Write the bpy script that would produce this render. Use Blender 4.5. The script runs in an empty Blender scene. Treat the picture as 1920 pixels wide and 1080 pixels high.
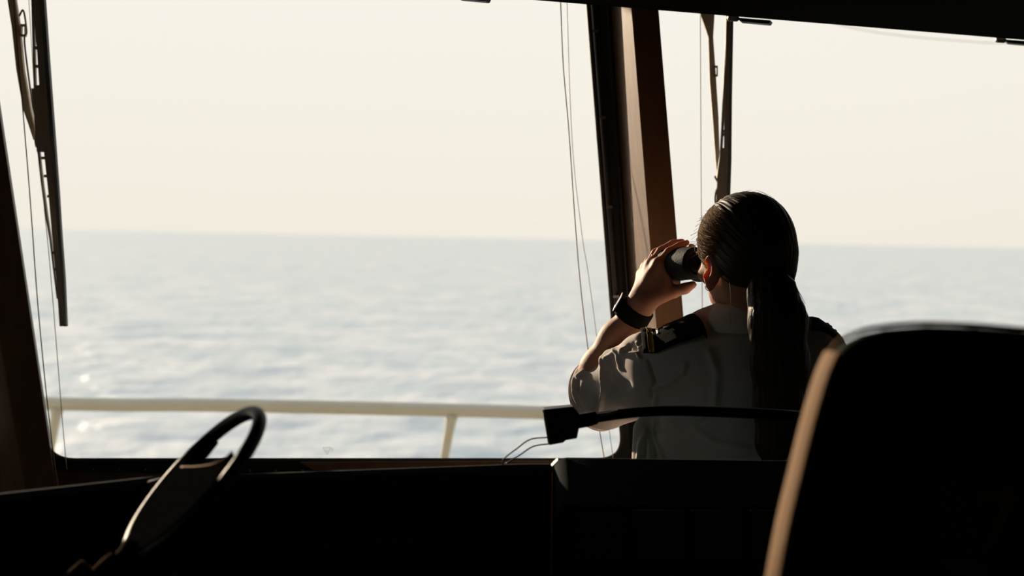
import bpy, math, random
import numpy as np
from mathutils import Vector, Matrix
random.seed(4)
rng = np.random.default_rng(7)
sc = bpy.context.scene
COL = sc.collection

# ------------------------------------------------------------------ camera
FOC = 2667.0
CAM = np.array([0.0, 0.0, 1.59])
pitch = math.atan(94 / FOC); roll = math.atan(0.0190)
fw = np.array([0, math.cos(pitch), -math.sin(pitch)])
r0 = np.array([1.0, 0, 0]); u0 = np.cross(r0, fw)
rt = r0 * math.cos(roll) + u0 * math.sin(roll)
up = np.cross(rt, fw)
cd = bpy.data.cameras.new('camera'); cam = bpy.data.objects.new('camera', cd); COL.objects.link(cam)
cd.sensor_width = 36; cd.lens = FOC / 1920 * 36
cd.clip_start = 0.05; cd.clip_end = 60000
cd.dof.use_dof = True; cd.dof.focus_distance = 2.72; cd.dof.aperture_fstop = 3.4
M = Matrix(((rt[0], up[0], -fw[0], CAM[0]), (rt[1], up[1], -fw[1], CAM[1]), (rt[2], up[2], -fw[2], CAM[2]), (0, 0, 0, 1)))
cam.matrix_world = M
sc.camera = cam

# ------------------------------------------------------------------ world, sun, exposure
w = bpy.data.worlds.new('sky'); sc.world = w; w.use_nodes = True
nt = w.node_tree; bg = nt.nodes['Background']
tc = nt.nodes.new('ShaderNodeTexCoord'); sp = nt.nodes.new('ShaderNodeSeparateXYZ'); cr = nt.nodes.new('ShaderNodeValToRGB')
nt.links.new(tc.outputs['Generated'], sp.inputs[0]); nt.links.new(sp.outputs['Z'], cr.inputs[0]); nt.links.new(cr.outputs[0], bg.inputs[0])
e = cr.color_ramp.elements
e[0].position = 0.0; e[0].color = (0.905, 0.842, 0.75, 1)
e[1].position = 1.0; e[1].color = (0.46, 0.59, 0.76, 1)
x = e.new(0.07); x.color = (0.93, 0.872, 0.785, 1)
x = e.new(0.17); x.color = (0.955, 0.90, 0.82, 1)
x = e.new(0.45); x.color = (0.80, 0.83, 0.84, 1)
bg.inputs[1].default_value = 1.045
sd = bpy.data.lights.new('sun', 'SUN'); sun = bpy.data.objects.new('sun', sd); COL.objects.link(sun)
SUN_AZ, SUN_EL = math.radians(33), math.radians(13.5)     # left of straight ahead, above the horizon
sdir = Vector((-math.sin(SUN_AZ) * math.cos(SUN_EL), math.cos(SUN_AZ) * math.cos(SUN_EL), math.sin(SUN_EL)))
sun.rotation_euler = sdir.to_track_quat('Z', 'Y').to_euler()
sun.location = (-20, 15, 12)
sd.energy = 6.0; sd.color = (1.0, 0.80, 0.58); sd.angle = math.radians(0.9)
sc.view_settings.view_transform = 'Standard'; sc.view_settings.look = 'None'
sc.view_settings.exposure = 0.0; sc.view_settings.gamma = 1.0; sc.view_settings.use_curve_mapping = False
sc.cycles.max_bounces = 8; sc.cycles.transparent_max_bounces = 16; sc.cycles.sample_clamp_indirect = 4.0
sc.cycles.caustics_reflective = False; sc.cycles.caustics_refractive = False

# ------------------------------------------------------------------ helpers
def P(px, py, d):
    return CAM + d * (fw + rt * (px - 960) / FOC - up * (py - 540) / FOC)
def PX(d_px, d): return d_px * d / FOC
def proj(V):
    q = V - CAM; z = q @ fw
    return 960 + FOC * (q @ rt) / z, 540 - FOC * (q @ up) / z, z
def on_plane(px, py, p0, n):
    r = fw + rt * (px - 960) / FOC - up * (py - 540) / FOC
    return CAM + r * (np.dot(np.array(p0) - CAM, n) / np.dot(r, n))
def nrm(v): v = np.array(v, float); return v / (np.linalg.norm(v) + 1e-12)

def mat(name, col, rough=0.6, metal=0.0, spec=0.5, noise=None, bump=0.0, bscale=60.0, sss=0.0, col2=None, coat=0.0, stretch=None):
    m = bpy.data.materials.new(name); m.use_nodes = True; n = m.node_tree; b = n.nodes['Principled BSDF']
    b.inputs['Base Color'].default_value = (*col, 1); b.inputs['Roughness'].default_value = rough
    b.inputs['Metallic'].default_value = metal; b.inputs['Specular IOR Level'].default_value = spec
    b.inputs['Coat Weight'].default_value = coat
    if sss:
        b.inputs['Subsurface Weight'].default_value = sss; b.inputs['Subsurface Radius'].default_value = (1.0, 0.3, 0.12); b.inputs['Subsurface Scale'].default_value = 0.02
    t = n.nodes.new('ShaderNodeTexCoord'); mp = n.nodes.new('ShaderNodeMapping'); n.links.new(t.outputs['Object'], mp.inputs[0])
    if stretch: mp.inputs['Scale'].default_value = stretch
    if noise or col2:
        tx = n.nodes.new('ShaderNodeTexNoise'); tx.inputs['Scale'].default_value = noise or 8.0; tx.inputs['Detail'].default_value = 5
        n.links.new(mp.outputs[0], tx.inputs['Vector'])
        r = n.nodes.new('ShaderNodeValToRGB'); r.color_ramp.elements[0].position = .3; r.color_ramp.elements[1].position = .7
        c2 = col2 or tuple(c * .75 for c in col)
        r.color_ramp.elements[0].color = (*col, 1); r.color_ramp.elements[1].color = (*c2, 1)
        n.links.new(tx.outputs[0], r.inputs[0]); n.links.new(r.outputs[0], b.inputs['Base Color'])
    if bump:
        tx = n.nodes.new('ShaderNodeTexNoise'); tx.inputs['Scale'].default_value = bscale; tx.inputs['Detail'].default_value = 4
        n.links.new(mp.outputs[0], tx.inputs['Vector'])
        bp = n.nodes.new('ShaderNodeBump'); bp.inputs['Strength'].default_value = bump; bp.inputs['Distance'].default_value = 0.004
        n.links.new(tx.outputs[0], bp.inputs['Height']); n.links.new(bp.outputs[0], b.inputs['Normal'])
    return m

def glass_mat():
    m = bpy.data.materials.new('window_glass'); m.use_nodes = True; n = m.node_tree; n.nodes.clear()
    o = n.nodes.new('ShaderNodeOutputMaterial'); tr = n.nodes.new('ShaderNodeBsdfTransparent'); gl = n.nodes.new('ShaderNodeBsdfGlossy')
    mx = n.nodes.new('ShaderNodeMixShader'); fr = n.nodes.new('ShaderNodeFresnel'); fr.inputs[0].default_value = 1.28
    tr.inputs[0].default_value = (.985, .99, .985, 1); gl.inputs['Roughness'].default_value = 0.02
    n.links.new(fr.outputs[0], mx.inputs[0]); n.links.new(tr.outputs[0], mx.inputs[1]); n.links.new(gl.outputs[0], mx.inputs[2]); n.links.new(mx.outputs[0], o.inputs[0])
    return m

MT = dict(
    wood=mat('varnished_brown', (.22, .125, .068), .5, spec=.2, noise=6, col2=(.175, .090, .045), stretch=(6, 6, .6), bump=.15, bscale=20),
    wall=mat('dark_wall', (.035, .03, .026), .7, bump=.1),
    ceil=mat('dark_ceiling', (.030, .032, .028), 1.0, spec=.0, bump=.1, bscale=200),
    floor=mat('dark_floor', (.02, .018, .016), .8, bump=.2),
    seal=mat('grey_rubber_seal', (.07, .065, .06), .6, spec=.3, bump=.1),
    rubber=mat('black_rubber', (.012, .012, .011), .55, bump=.1),
    blackmetal=mat('black_frame_paint', (.018, .017, .015), .4, bump=.1, bscale=90),
    alu=mat('aluminium_strip', (.32, .31, .30), .4, .8),
    screw=mat('steel_screw', (.45, .43, .4), .35, .9),
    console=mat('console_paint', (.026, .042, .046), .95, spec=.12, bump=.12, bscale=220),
    consoleedge=mat('console_side_cream', (.62, .56, .44), .5, noise=20),
    leather=mat('black_leather', (.022, .028, .018), .85, spec=.06, bump=.35, bscale=160),
    piping=mat('tan_leather_and_lit_edge', (.42, .26, .15), .8, spec=.1, bump=.2, bscale=150),  # chair piping, and the painted sunlit edges of wheel pad and control box
    mattblack=mat('matt_black', (.006, .006, .006), 1.0, spec=.0),
    plastic=mat('black_plastic', (.008, .008, .008), .5, spec=.3, bump=.05, bscale=300),
    plasticg=mat('grey_plastic', (.30, .27, .24), .5, bump=.05),
    wiper=mat('wiper_dark', (.34, .29, .24), .55, bump=.1),
    wiperarm=mat('wiper_arm_bronze', (.85, .76, .60), .6, .0, noise=30),
    cord=mat('ochre_cord', (.78, .60, .28), .8),
    cordl=mat('pale_cord', (.85, .80, .68), .8),
    cordd=mat('brown_cord', (.35, .22, .16), .8),
    rail=mat('cream_paint', (.80, .74, .58), .45, noise=5, col2=(.74, .67, .50), bump=.15),
    deck=mat('deck_paint', (.30, .32, .30), .7, noise=3),
    hull=mat('hull_white', (.6, .6, .58), .5, noise=2),
    skin=mat('skin', (.56, .30, .20), .6, spec=.3, sss=.25, noise=30, col2=(.50, .25, .16), bump=.12, bscale=180),
    shirt=mat('white_shirt_cotton', (.78, .69, .655), .85, spec=.2, bump=.12, bscale=500),
    epau=mat('black_epaulette', (.005, .006, .005), .95, spec=.1, bump=.4, bscale=500),
    gold=mat('gold_braid', (.62, .44, .08), .6, .1, bump=.5, bscale=600),
    dullgold=mat('dull_embroidery', (.10, .065, .03), .8, bump=1.0, bscale=700, noise=400, col2=(.02, .015, .01)),
    silver=mat('silver_thread', (.7, .7, .72), .35, .6),
    watch=mat('black_watch_rubber', (.006, .006, .006), .8, spec=.15, bump=.05),
    screen=mat('watch_glass', (.03, .03, .03), .12, coat=.5),
    trouser=mat('black_trousers', (.012, .012, .014), .85, bump=.2, bscale=300),
    shoe=mat('black_shoes', (.01, .01, .01), .3),
    eye=mat('eye_white', (.7, .68, .64), .2),
    ring=mat('ring_metal', (.6, .45, .2), .25, 1.0),
    rubberbin=mat('binocular_armour', (.014, .014, .015), .65, spec=.2, bump=.25, bscale=400),
    lens=mat('lens_glass', (.02, .03, .05), .05, coat=1.0),
    paper=mat('paper_tag', (.55, .47, .42), .8),
    patchb=mat('patch_blue', (.015, .05, .16), .8, bump=.3, bscale=500),
    patchy=mat('patch_yellow', (.22, .20, .02), .8, bump=.3, bscale=500),
    patchw=mat('patch_white', (.12, .15, .15), .8, bump=.3, bscale=500),
    mark=mat('etched_mark', (.80, .78, .72), .6),
    shoeleather=mat('tie_fabric', (.01, .01, .01), .8),
)
MT['glass'] = glass_mat()
def etched():
    m = bpy.data.materials.new('etched_mark'); m.use_nodes = True; n = m.node_tree; b = n.nodes['Principled BSDF']; b.inputs['Base Color'].default_value = (.75, .72, .66, 1)
    t = n.nodes.new('ShaderNodeBsdfTransparent'); x = n.nodes.new('ShaderNodeMixShader'); x.inputs[0].default_value = .16
    n.links.new(t.outputs[0], x.inputs[1]); n.links.new(b.outputs[0], x.inputs[2]); n.links.new(x.outputs[0], n.nodes['Material Output'].inputs[0]); return m
MT['mark'] = etched()

def hair_mat():
    m = bpy.data.materials.new('dark_brown_hair'); m.use_nodes = True; n = m.node_tree; b = n.nodes['Principled BSDF']
    b.inputs['Roughness'].default_value = .5; b.inputs['Specular IOR Level'].default_value = .25
    a = n.nodes.new('ShaderNodeAttribute'); a.attribute_name = 'strand'
    tx = n.nodes.new('ShaderNodeTexNoise'); tx.inputs['Scale'].default_value = 1.0; tx.inputs['Detail'].default_value = 3
    n.links.new(a.outputs['Vector'], tx.inputs['Vector'])
    r = n.nodes.new('ShaderNodeValToRGB'); r.color_ramp.elements[0].position = .35; r.color_ramp.elements[1].position = .7
    r.color_ramp.elements[0].color = (.018, .010, .006, 1); r.color_ramp.elements[1].color = (.065, .036, .020, 1)
    n.links.new(tx.outputs[0], r.inputs[0]); n.links.new(r.outputs[0], b.inputs['Base Color'])
    bp = n.nodes.new('ShaderNodeBump'); bp.inputs['Strength'].default_value = .8; bp.inputs['Distance'].default_value = .004
    n.links.new(tx.outputs[0], bp.inputs['Height']); n.links.new(bp.outputs[0], b.inputs['Normal'])
    return m
MT['hair'] = hair_mat()
MT['strand'] = mat('sunlit_tone_hair', (.34, .22, .12), .35)  # paler than the hair: sunlit rim put into the strand colour

def link(name, verts, faces, m, parent=None, smooth=False, bevel=0.0, seg=2, subd=0):
    V = np.array(verts, float).reshape(-1, 3)
    loc = np.array(parent['_wl']) if parent is not None and '_wl' in parent else np.zeros(3)
    if parent is None: loc = V.mean(axis=0); loc[2] = V[:, 2].min()
    me = bpy.data.meshes.new(name)
    me.from_pydata([tuple(v) for v in (V - loc)], [], [tuple(int(i) for i in f) for f in faces]); me.validate()
    import bmesh
    bm = bmesh.new(); bm.from_mesh(me); bmesh.ops.recalc_face_normals(bm, faces=bm.faces[:]); bm.to_mesh(me); bm.free()
    me.materials.append(MT[m] if isinstance(m, str) else m)
    o = bpy.data.objects.new(name, me); COL.objects.link(o)
    if parent is not None: o.parent = parent; o['_wl'] = [float(c) for c in loc]
    else: o.location = loc; o['_wl'] = [float(c) for c in loc]
    if smooth:
        for p in me.polygons: p.use_smooth = True
    if bevel:
        b = o.modifiers.new('bevel', 'BEVEL'); b.width = bevel; b.segments = seg; b.limit_method = 'ANGLE'; b.angle_limit = math.radians(35)
        if seg > 1:
            for p in me.polygons: p.use_smooth = True
            b.harden_normals = True
    return o
def thing(name, label, cat, loc, group=None):
    o = bpy.data.objects.new(name, None); COL.objects.link(o); o.location = tuple(float(c) for c in loc); o['_wl'] = [float(c) for c in loc]
    o['label'] = label; o['category'] = cat
    if group: o['group'] = group
    o.empty_display_size = .05
    return o
def tag(o, label, cat, group=None):
    o['label'] = label; o['category'] = cat
    if group: o['group'] = group
    return o
def struct(o): o['kind'] = 'structure'; return o

def hexa(b, t):      # two quads
    v = list(b) + list(t)
    return v, [(0, 1, 2, 3), (4, 7, 6, 5), (0, 4, 5, 1), (1, 5, 6, 2), (2, 6, 7, 3), (3, 7, 4, 0)]
def box(c, s, ax=None):
    c = np.array(c, float); ax = np.eye(3) if ax is None else np.array(ax)
    h = np.array(s) / 2
    q = lambda a, b_, z: c + ax[0] * a * h[0] + ax[1] * b_ * h[1] + ax[2] * z * h[2]
    return hexa([q(-1, -1, -1), q(1, -1, -1), q(1, 1, -1), q(-1, 1, -1)], [q(-1, -1, 1), q(1, -1, 1), q(1, 1, 1), q(-1, 1, 1)])
def boxr(x0, x1, y0, y1, z0, z1): return box(((x0 + x1) / 2, (y0 + y1) / 2, (z0 + z1) / 2), (x1 - x0, y1 - y0, z1 - z0))
def merge(*parts):
    V = []; F = []
    for v, f in parts:
        k = len(V); V += [tuple(a) for a in v]; F += [tuple(i + k for i in q) for q in f]
    return V, F
def prism(poly, off):
    n = len(poly); off = np.array(off)
    v = [np.array(p) for p in poly] + [np.array(p) + off for p in poly]
    return v, [tuple(range(n)), tuple(range(2 * n - 1, n - 1, -1))] + [(i, (i + 1) % n, n + (i + 1) % n, n + i) for i in range(n)]
def ringprism(outer, inner, off):
    n = len(outer); off = np.array(off); v = [np.array(p) for p in outer] + [np.array(p) for p in inner]; v += [p + off for p in v]
    f = []
    for i in range(n):
        j = (i + 1) % n
        f += [(i, j, n + j, n + i), (2 * n + i, 3 * n + i, 3 * n + j, 2 * n + j), (i, 2 * n + i, 2 * n + j, j), (n + i, n + j, 3 * n + j, 3 * n + i)]
    return v, f
def tube(pts, rad, seg=10, closed=False, flat=None, upv=(0, 0, 1)):
    pts = [np.array(p, float) for p in pts]; n = len(pts)
    if np.isscalar(rad): rad = [rad] * n
    V = []; F = []; a = None
    for i in range(n):
        if closed: t = nrm(pts[(i + 1) % n] - pts[i - 1])
        else: t = nrm(pts[min(i + 1, n - 1)] - pts[max(i - 1, 0)])
        if a is None:
            ref = np.array(upv, float)
            if abs(np.dot(ref, t)) > .95: ref = np.array([1., 0, 0])
            a = nrm(np.cross(t, ref))
        a = nrm(a - t * np.dot(a, t)); b = np.cross(t, a)
        for k in range(seg):
            g = 2 * math.pi * k / seg; fx = 1 if flat is None else flat
            V.append(pts[i] + rad[i] * (a * math.cos(g) + b * math.sin(g) * fx))
    m = n if closed else n - 1
    for i in range(m):
        for k in range(seg):
            j = (i + 1) % n; l = (k + 1) % seg
            F.append((i * seg + k, i * seg + l, j * seg + l, j * seg + k))
    if not closed: F += [tuple(range(seg)), tuple(range((n - 1) * seg + seg - 1, (n - 1) * seg - 1, -1))]
    return V, F
def spline(pts, n=8):
    p = [np.array(q, float) for q in pts]; p = [2 * p[0] - p[1]] + p + [2 * p[-1] - p[-2]]; out = []
    for i in range(1, len(p) - 2):
        for k in range(n):
            t = k / n
            out.append(.5 * (2 * p[i] + (p[i + 1] - p[i - 1]) * t + (2 * p[i - 1] - 5 * p[i] + 4 * p[i + 1] - p[i + 2]) * t * t + (3 * p[i] - p[i - 1] - 3 * p[i + 1] + p[i + 2]) * t ** 3))
    out.append(p[-2]); return out
def roundpoly(c, r, n=6):
    """round the corners of a 3D polygon c by distances r"""
    out = []; N = len(c); c = [np.array(q, float) for q in c]
    if np.isscalar(r): r = [r] * N
    for i in range(N):
        a = nrm(c[i - 1] - c[i]); b = nrm(c[(i + 1) % N] - c[i]); p0 = c[i] + a * r[i]; p2 = c[i] + b * r[i]
        for k in range(n + 1):
            t = k / n; out.append((1 - t) ** 2 * p0 + 2 * t * (1 - t) * c[i] + t * t * p2)
    return out
def lathe(c, ax, prof, seg=24):      # prof: (distance along axis, radius)
    ax = nrm(ax); a = nrm(np.cross(ax, (0.13, .2, 1))); b = np.cross(ax, a); V = []; F = []
    for s, r in prof:
        for k in range(seg):
            g = 2 * math.pi * k / seg; V.append(np.array(c) + ax * s + r * (a * math.cos(g) + b * math.sin(g)))
    for i in range(len(prof) - 1):
        for k in range(seg):
            l = (k + 1) % seg; F.append((i * seg + k, i * seg + l, (i + 1) * seg + l, (i + 1) * seg + k))
    F += [tuple(range(seg)), tuple(range(len(prof) * seg - 1, (len(prof) - 1) * seg - 1, -1))]
    return V, F

# ------------------------------------------------------------------ signed-distance body modelling
class Field:
    def __init__(s, lo, hi, h):
        s.lo = np.array(lo, float); s.h = h; s.n = np.ceil((np.array(hi) - s.lo) / h).astype(int) + 1
        s.D = np.full(s.n, 0.05, np.float32)
    def sub(s, lo, hi):
        a = np.clip(np.floor((np.array(lo) - s.lo) / s.h).astype(int), 0, s.n - 1); b = np.clip(np.ceil((np.array(hi) - s.lo) / s.h).astype(int) + 1, 1, s.n)
        sl = tuple(slice(i, j) for i, j in zip(a, b))
        g = [(s.lo[i] + np.arange(a[i], b[i]) * s.h).astype(np.float32) for i in range(3)]
        return sl, g[0][:, None, None], g[1][None, :, None], g[2][None, None, :]
    def comb(s, sl, d, k, mode='u'):
        A = s.D[sl]
        if mode == 'u':
            h = np.maximum(k - np.abs(A - d), 0) / k; s.D[sl] = np.minimum(A, d) - h * h * k * .25
        else:
            d = -d if mode == 's' else d
            h = np.maximum(k - np.abs(A - d), 0) / k; s.D[sl] = np.maximum(A, d) + h * h * k * .25
    def cone(s, a, b, ra, rb, k=.01, mode='u', sq=None):
        a = np.array(a, float); b = np.array(b, float); m = max(ra, rb) * 1.4 + k + .012
        sl, X, Y, Z = s.sub(np.minimum(a, b) - m, np.maximum(a, b) + m)
        ba = b - a; L = ba @ ba + 1e-12
        t = np.clip(((X - a[0]) * ba[0] + (Y - a[1]) * ba[1] + (Z - a[2]) * ba[2]) / L, 0, 1)
        qx = X - a[0] - t * ba[0]; qy = Y - a[1] - t * ba[1]; qz = Z - a[2] - t * ba[2]
        d2 = qx ** 2 + qy ** 2 + qz ** 2
        if sq is not None:   # squash along direction sq[0] by factor sq[1]
            v, f = nrm(sq[0]), sq[1]; dd = qx * v[0] + qy * v[1] + qz * v[2]; d2 = d2 + dd ** 2 * (1 / f ** 2 - 1)
        s.comb(sl, (np.sqrt(d2) - (ra + (rb - ra) * t)).astype(np.float32), k, mode)
    def chain(s, pts, rs, k=.008, sq=None):
        for i in range(len(pts) - 1): s.cone(pts[i], pts[i + 1], rs[i], rs[i + 1], k, sq=sq)
    def ell(s, c, r, R=None, k=.01, mode='u'):
        c = np.array(c, float); R = np.eye(3) if R is None else np.array(R); m = max(r) + k + .012
        sl, X, Y, Z = s.sub(c - m, c + m); q = [(X - c[0]) * R[i][0] + (Y - c[1]) * R[i][1] + (Z - c[2]) * R[i][2] for i in range(3)]
        k0 = np.sqrt(sum((q[i] / r[i]) ** 2 for i in range(3))); k1 = np.sqrt(sum((q[i] / r[i] ** 2) ** 2 for i in range(3))) + 1e-9
        s.comb(sl, (k0 * (k0 - 1) / k1).astype(np.float32), k, mode)
    def half(s, p, n, k=.005, lo=None, hi=None):   # keep the side where (x-p).n < 0
        n = nrm(n); sl, X, Y, Z = s.sub(s.lo if lo is None else lo, s.lo + s.n * s.h if hi is None else hi)
        s.comb(sl, ((X - p[0]) * n[0] + (Y - p[1]) * n[1] + (Z - p[2]) * n[2]).astype(np.float32), k, 'i')
    def mesh(s, relax=2):
        D = s.D; D = np.pad(D, 1, constant_values=.05); lo = s.lo - s.h; nx, ny, nz = np.array(D.shape) - 1
        S = D < 0
        c = np.zeros((nx, ny, nz), np.int8)
        for i in (0, 1):
            for j in (0, 1):
                for k in (0, 1): c += S[i:nx + i, j:ny + j, k:nz + k]
        act = (c > 0) & (c < 8); I = np.argwhere(act); idx = np.full(act.shape, -1, np.int32); idx[act] = np.arange(len(I))
        pos = np.zeros((len(I), 3)); cnt = np.zeros(len(I))
        cor = [(i, j, k) for i in (0, 1) for j in (0, 1) for k in (0, 1)]
        val = {q: D[I[:, 0] + q[0], I[:, 1] + q[1], I[:, 2] + q[2]] for q in cor}
        for q in cor:
            for ax in range(3):
                if q[ax] == 0:
                    p = list(q); p[ax] = 1; p = tuple(p); a = val[q]; b = val[p]; m = (a < 0) != (b < 0)
                    t = np.where(m, a / np.where(m, a - b, 1), 0)
                    v = np.array(q, float)[None, :] + np.zeros((len(I), 3)); v[:, ax] += t
                    pos[m] += v[m]; cnt[m] += 1
        V = lo + (I + pos / cnt[:, None]) * s.h
        F = []
        for ax in range(3):
            sa = [slice(None)] * 3; sb = [slice(None)] * 3; sa[ax] = slice(0, -1); sb[ax] = slice(1, None)
            A = S[tuple(sa)]; B = S[tuple(sb)]; E = np.argwhere(A != B); fl = A[A != B]
            u, v = (ax + 1) % 3, (ax + 2) % 3
            ok = (E[:, u] > 0) & (E[:, v] > 0) & (E[:, u] < [nx, ny, nz][u]) & (E[:, v] < [nx, ny, nz][v]); E = E[ok]; fl = fl[ok]
            def at(du, dv):
                q = E.copy(); q[:, u] -= du; q[:, v] -= dv; return idx[q[:, 0], q[:, 1], q[:, 2]]
            Q = np.stack([at(1, 1), at(0, 1), at(0, 0), at(1, 0)], 1)
            Q[~fl] = Q[~fl][:, ::-1]; F.append(Q)
        F = np.concatenate(F)
        for _ in range(relax):
            acc = np.zeros_like(V); n = np.zeros(len(V))
            for a, b in ((0, 1), (1, 2), (2, 3), (3, 0)):
                np.add.at(acc, F[:, a], V[F[:, b]]); np.add.at(acc, F[:, b], V[F[:, a]]); np.add.at(n, F[:, a], 1); np.add.at(n, F[:, b], 1)
            V = V * .4 + acc / n[:, None] * .6
        return V, F
def normals(V, F):
    N = np.zeros_like(V); n = np.cross(V[F[:, 2]] - V[F[:, 0]], V[F[:, 3]] - V[F[:, 1]])
    for k in range(4): np.add.at(N, F[:, k], n)
    return N / (np.linalg.norm(N, axis=1)[:, None] + 1e-12)
def link_np(name, V, F, m, parent):
    loc = np.array(parent['_wl']); me = bpy.data.meshes.new(name); Vl = V - loc
    me.vertices.add(len(V)); me.vertices.foreach_set('co', Vl.astype(np.float32).ravel())
    me.loops.add(F.size); me.loops.foreach_set('vertex_index', F.astype(np.int32).ravel())
    me.polygons.add(len(F)); me.polygons.foreach_set('loop_start', np.arange(0, F.size, 4, dtype=np.int32))
    me.polygons.foreach_set('use_smooth', np.ones(len(F), bool)); me.update(calc_edges=True); me.validate()
    me.materials.append(MT[m]); o = bpy.data.objects.new(name, me); COL.objects.link(o); o.parent = parent; o['_wl'] = [float(c) for c in loc]
    return o

# ================================================================== SETTING
RX = 3.2; ZC = 2.36
def W1y(z): return 3.4 - .2 * (z - 1.06)
n1 = np.array([0, 1.0, .2]); p1 = (0, 3.4, 1.06)
XB = P(1190, 460, 3.35)[0]
n2 = np.array([-.28, 1.0, .2]); p2 = (XB, 3.38, 1.06)
def w1(px, py, off=0.0): return on_plane(px, py, (0, 3.4 + off, 1.06), n1)
def w2(px, py, off=0.0): return on_plane(px, py, (XB, 3.38 + off, 1.06), n2)
floor = struct(link('floor', *boxr(-RX, RX, -1.8, 4.4, -.12, 0), 'floor'))
struct(link('wall_back', *boxr(-RX, RX, -1.9, -1.8, 0, 2.6), 'wall'))
struct(link('wall_right', *boxr(RX, RX + .1, -1.8, 4.5, 0, 2.6), 'wall'))
# left wall with an unseen side window opening added for fill light
v = merge(boxr(-RX - .1, -RX, -1.8, 1.5, 0, 2.6), boxr(-RX - .1, -RX, 1.5, 2.8, 0, 1.06), boxr(-RX - .1, -RX, 1.5, 2.8, 1.9, 2.6), boxr(-RX - .1, -RX, 2.8, 3.6, 0, 2.6))
struct(link('wall_left', *v, 'wall'))
wl = struct(link('window_fill', *ringprism([(-RX - .06, 1.5, 1.06), (-RX - .06, 2.8, 1.06), (-RX - .06, 2.8, 1.90), (-RX - .06, 1.5, 1.90)],
      [(-RX - .06, 1.55, 1.11), (-RX - .06, 2.75, 1.11), (-RX - .06, 2.75, 1.85), (-RX - .06, 1.55, 1.85)], (.04, 0, 0)), 'blackmetal'))
link('glass_pane', *boxr(-RX - .045, -RX - .039, 1.55, 2.75, 1.11, 1.85), 'glass', wl)
# deckhead (low ceiling) whose front edge is seen at the top right
E1 = P(1000, 0, 2.86); E2 = P(1920, 75, 3.27); ze = (E1[2] + E2[2]) / 2
def edge_xy(X):
    t = (X - E1[0]) / (E2[0] - E1[0]); return np.array([X, E1[1] + t * (E2[1] - E1[1]), E1[2] + t * (E2[2] - E1[2])])
a = edge_xy(-RX); b = edge_xy(RX)
v = hexa([(-RX, -1.8, a[2]), (RX, -1.8, b[2]), tuple(b), tuple(a)], [(-RX, -1.8, 2.5), (RX, -1.8, 2.5), (b[0], b[1], 2.5), (a[0], a[1], 2.5)])
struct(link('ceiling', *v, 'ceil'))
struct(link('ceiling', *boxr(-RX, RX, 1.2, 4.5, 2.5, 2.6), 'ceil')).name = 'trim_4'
# front wall: dado below the panes, header above
def wall_quad(fx0, fx1, z0, z1, plane, th):
    (x0, x1) = (fx0, fx1)
    def y(X, Z): return 3.4 - .2 * (Z - 1.06) if plane == 1 else 3.38 + .28 * (X - XB) - .2 * (Z - 1.06)
    b = [(x0, y(x0, z0), z0), (x1, y(x1, z0), z0), (x1, y(x1, z0) + th, z0), (x0, y(x0, z0) + th, z0)]
    t = [(x0, y(x0, z1), z1), (x1, y(x1, z1), z1), (x1, y(x1, z1) + th, z1), (x0, y(x0, z1) + th, z1)]
    return hexa(b, t)
ZS = w1(600, 893)[2]; ZH = 2.30
struct(link('wall_front', *merge(wall_quad(-RX, XB, 0, ZS, 1, .04), wall_quad(XB, RX, 0, ZS, 2, .04), wall_quad(-RX, XB, ZH, 2.5, 1, .04), wall_quad(XB, RX, ZH, 2.5, 2, .04)), 'wood'))

ext = [(x_, y_ + .045, z_) for x_, y_, z_ in wall_quad(-RX, XB, -.1, ZS - .02, 1, .01)[0]]; ext2 = [(x_, y_ + .045, z_) for x_, y_, z_ in wall_quad(XB, RX, -.1, ZS - .02, 2, .01)[0]]
HXF = hexa([(0, 0, 0)] * 4, [(0, 0, 0)] * 4)[1]
struct(link('wall_bounce', *merge((ext, HXF), (ext2, HXF)), 'hull'))  # white outer sheet added to bounce sunlight onto the railing
def lerp_line(l, y):   # l = ((x0,y0),(x1,y1)) -> x at y
    (x0, y0), (x1, y1) = l; return x0 + (x1 - x0) * (y - y0) / (y1 - y0)
LA4 = ((0, 215), (105, 910)); LB0 = ((1103, 10), (1148, 590))
def frame(name, wf, xl, xr, ytop, ybot, rad, screws, wid=34):
    inner = [wf(xl(ybot), ybot), wf(xr(ybot), ybot), wf(xr(ytop), ytop), wf(xl(ytop), ytop)]
    outer = [wf(xl(ybot) - wid, ybot + wid), wf(xr(ybot) + wid, ybot + wid), wf(xr(ytop) + wid, ytop - wid), wf(xl(ytop) - wid, ytop - wid)]
    ri = roundpoly(inner, rad, 8); ro = roundpoly(outer, .015, 8)
    o = struct(link(name, *ringprism(ri, ro, (0, .05, -.02)), 'blackmetal'))
    gp = [np.array(q) + (0, .026, 0) for q in roundpoly([wf(xl(ybot) - 8, ybot + 8), wf(xr(ybot) + 8, ybot + 8), wf(xr(ytop) + 8, ytop - 8), wf(xl(ytop) - 8, ytop - 8)], rad, 8)]
    link('glass_pane', *prism(gp, (0, .006, 0)), 'glass', o)
    link('rubber_seal', *tube(ri, .0045, 8, closed=True), 'seal', o, smooth=True)
    for (sx, sy) in screws:
        link('screw', *lathe(wf(sx, sy, -.0005), (0, -1, -.2), [(0, .0028), (.0012, .0026), (.0018, .0012)], 8), 'screw', o)
    return o
xlA = lambda y: lerp_line(LA4, y) - 8
xrB = lambda y: lerp_line(LB0, y)
win1 = frame('window_1', w1, xlA, xrB, -190, 862, .065, [(126 + 49 * k, 880 + .006 * 49 * k) for k in range(20)])
LB4 = ((1234, 10), (1281, 590))
win2 = frame('window_2', w2, lambda y: lerp_line(LB4, y) - 6, lambda y: 2350.0, -150, 880, .065, [])
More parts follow.
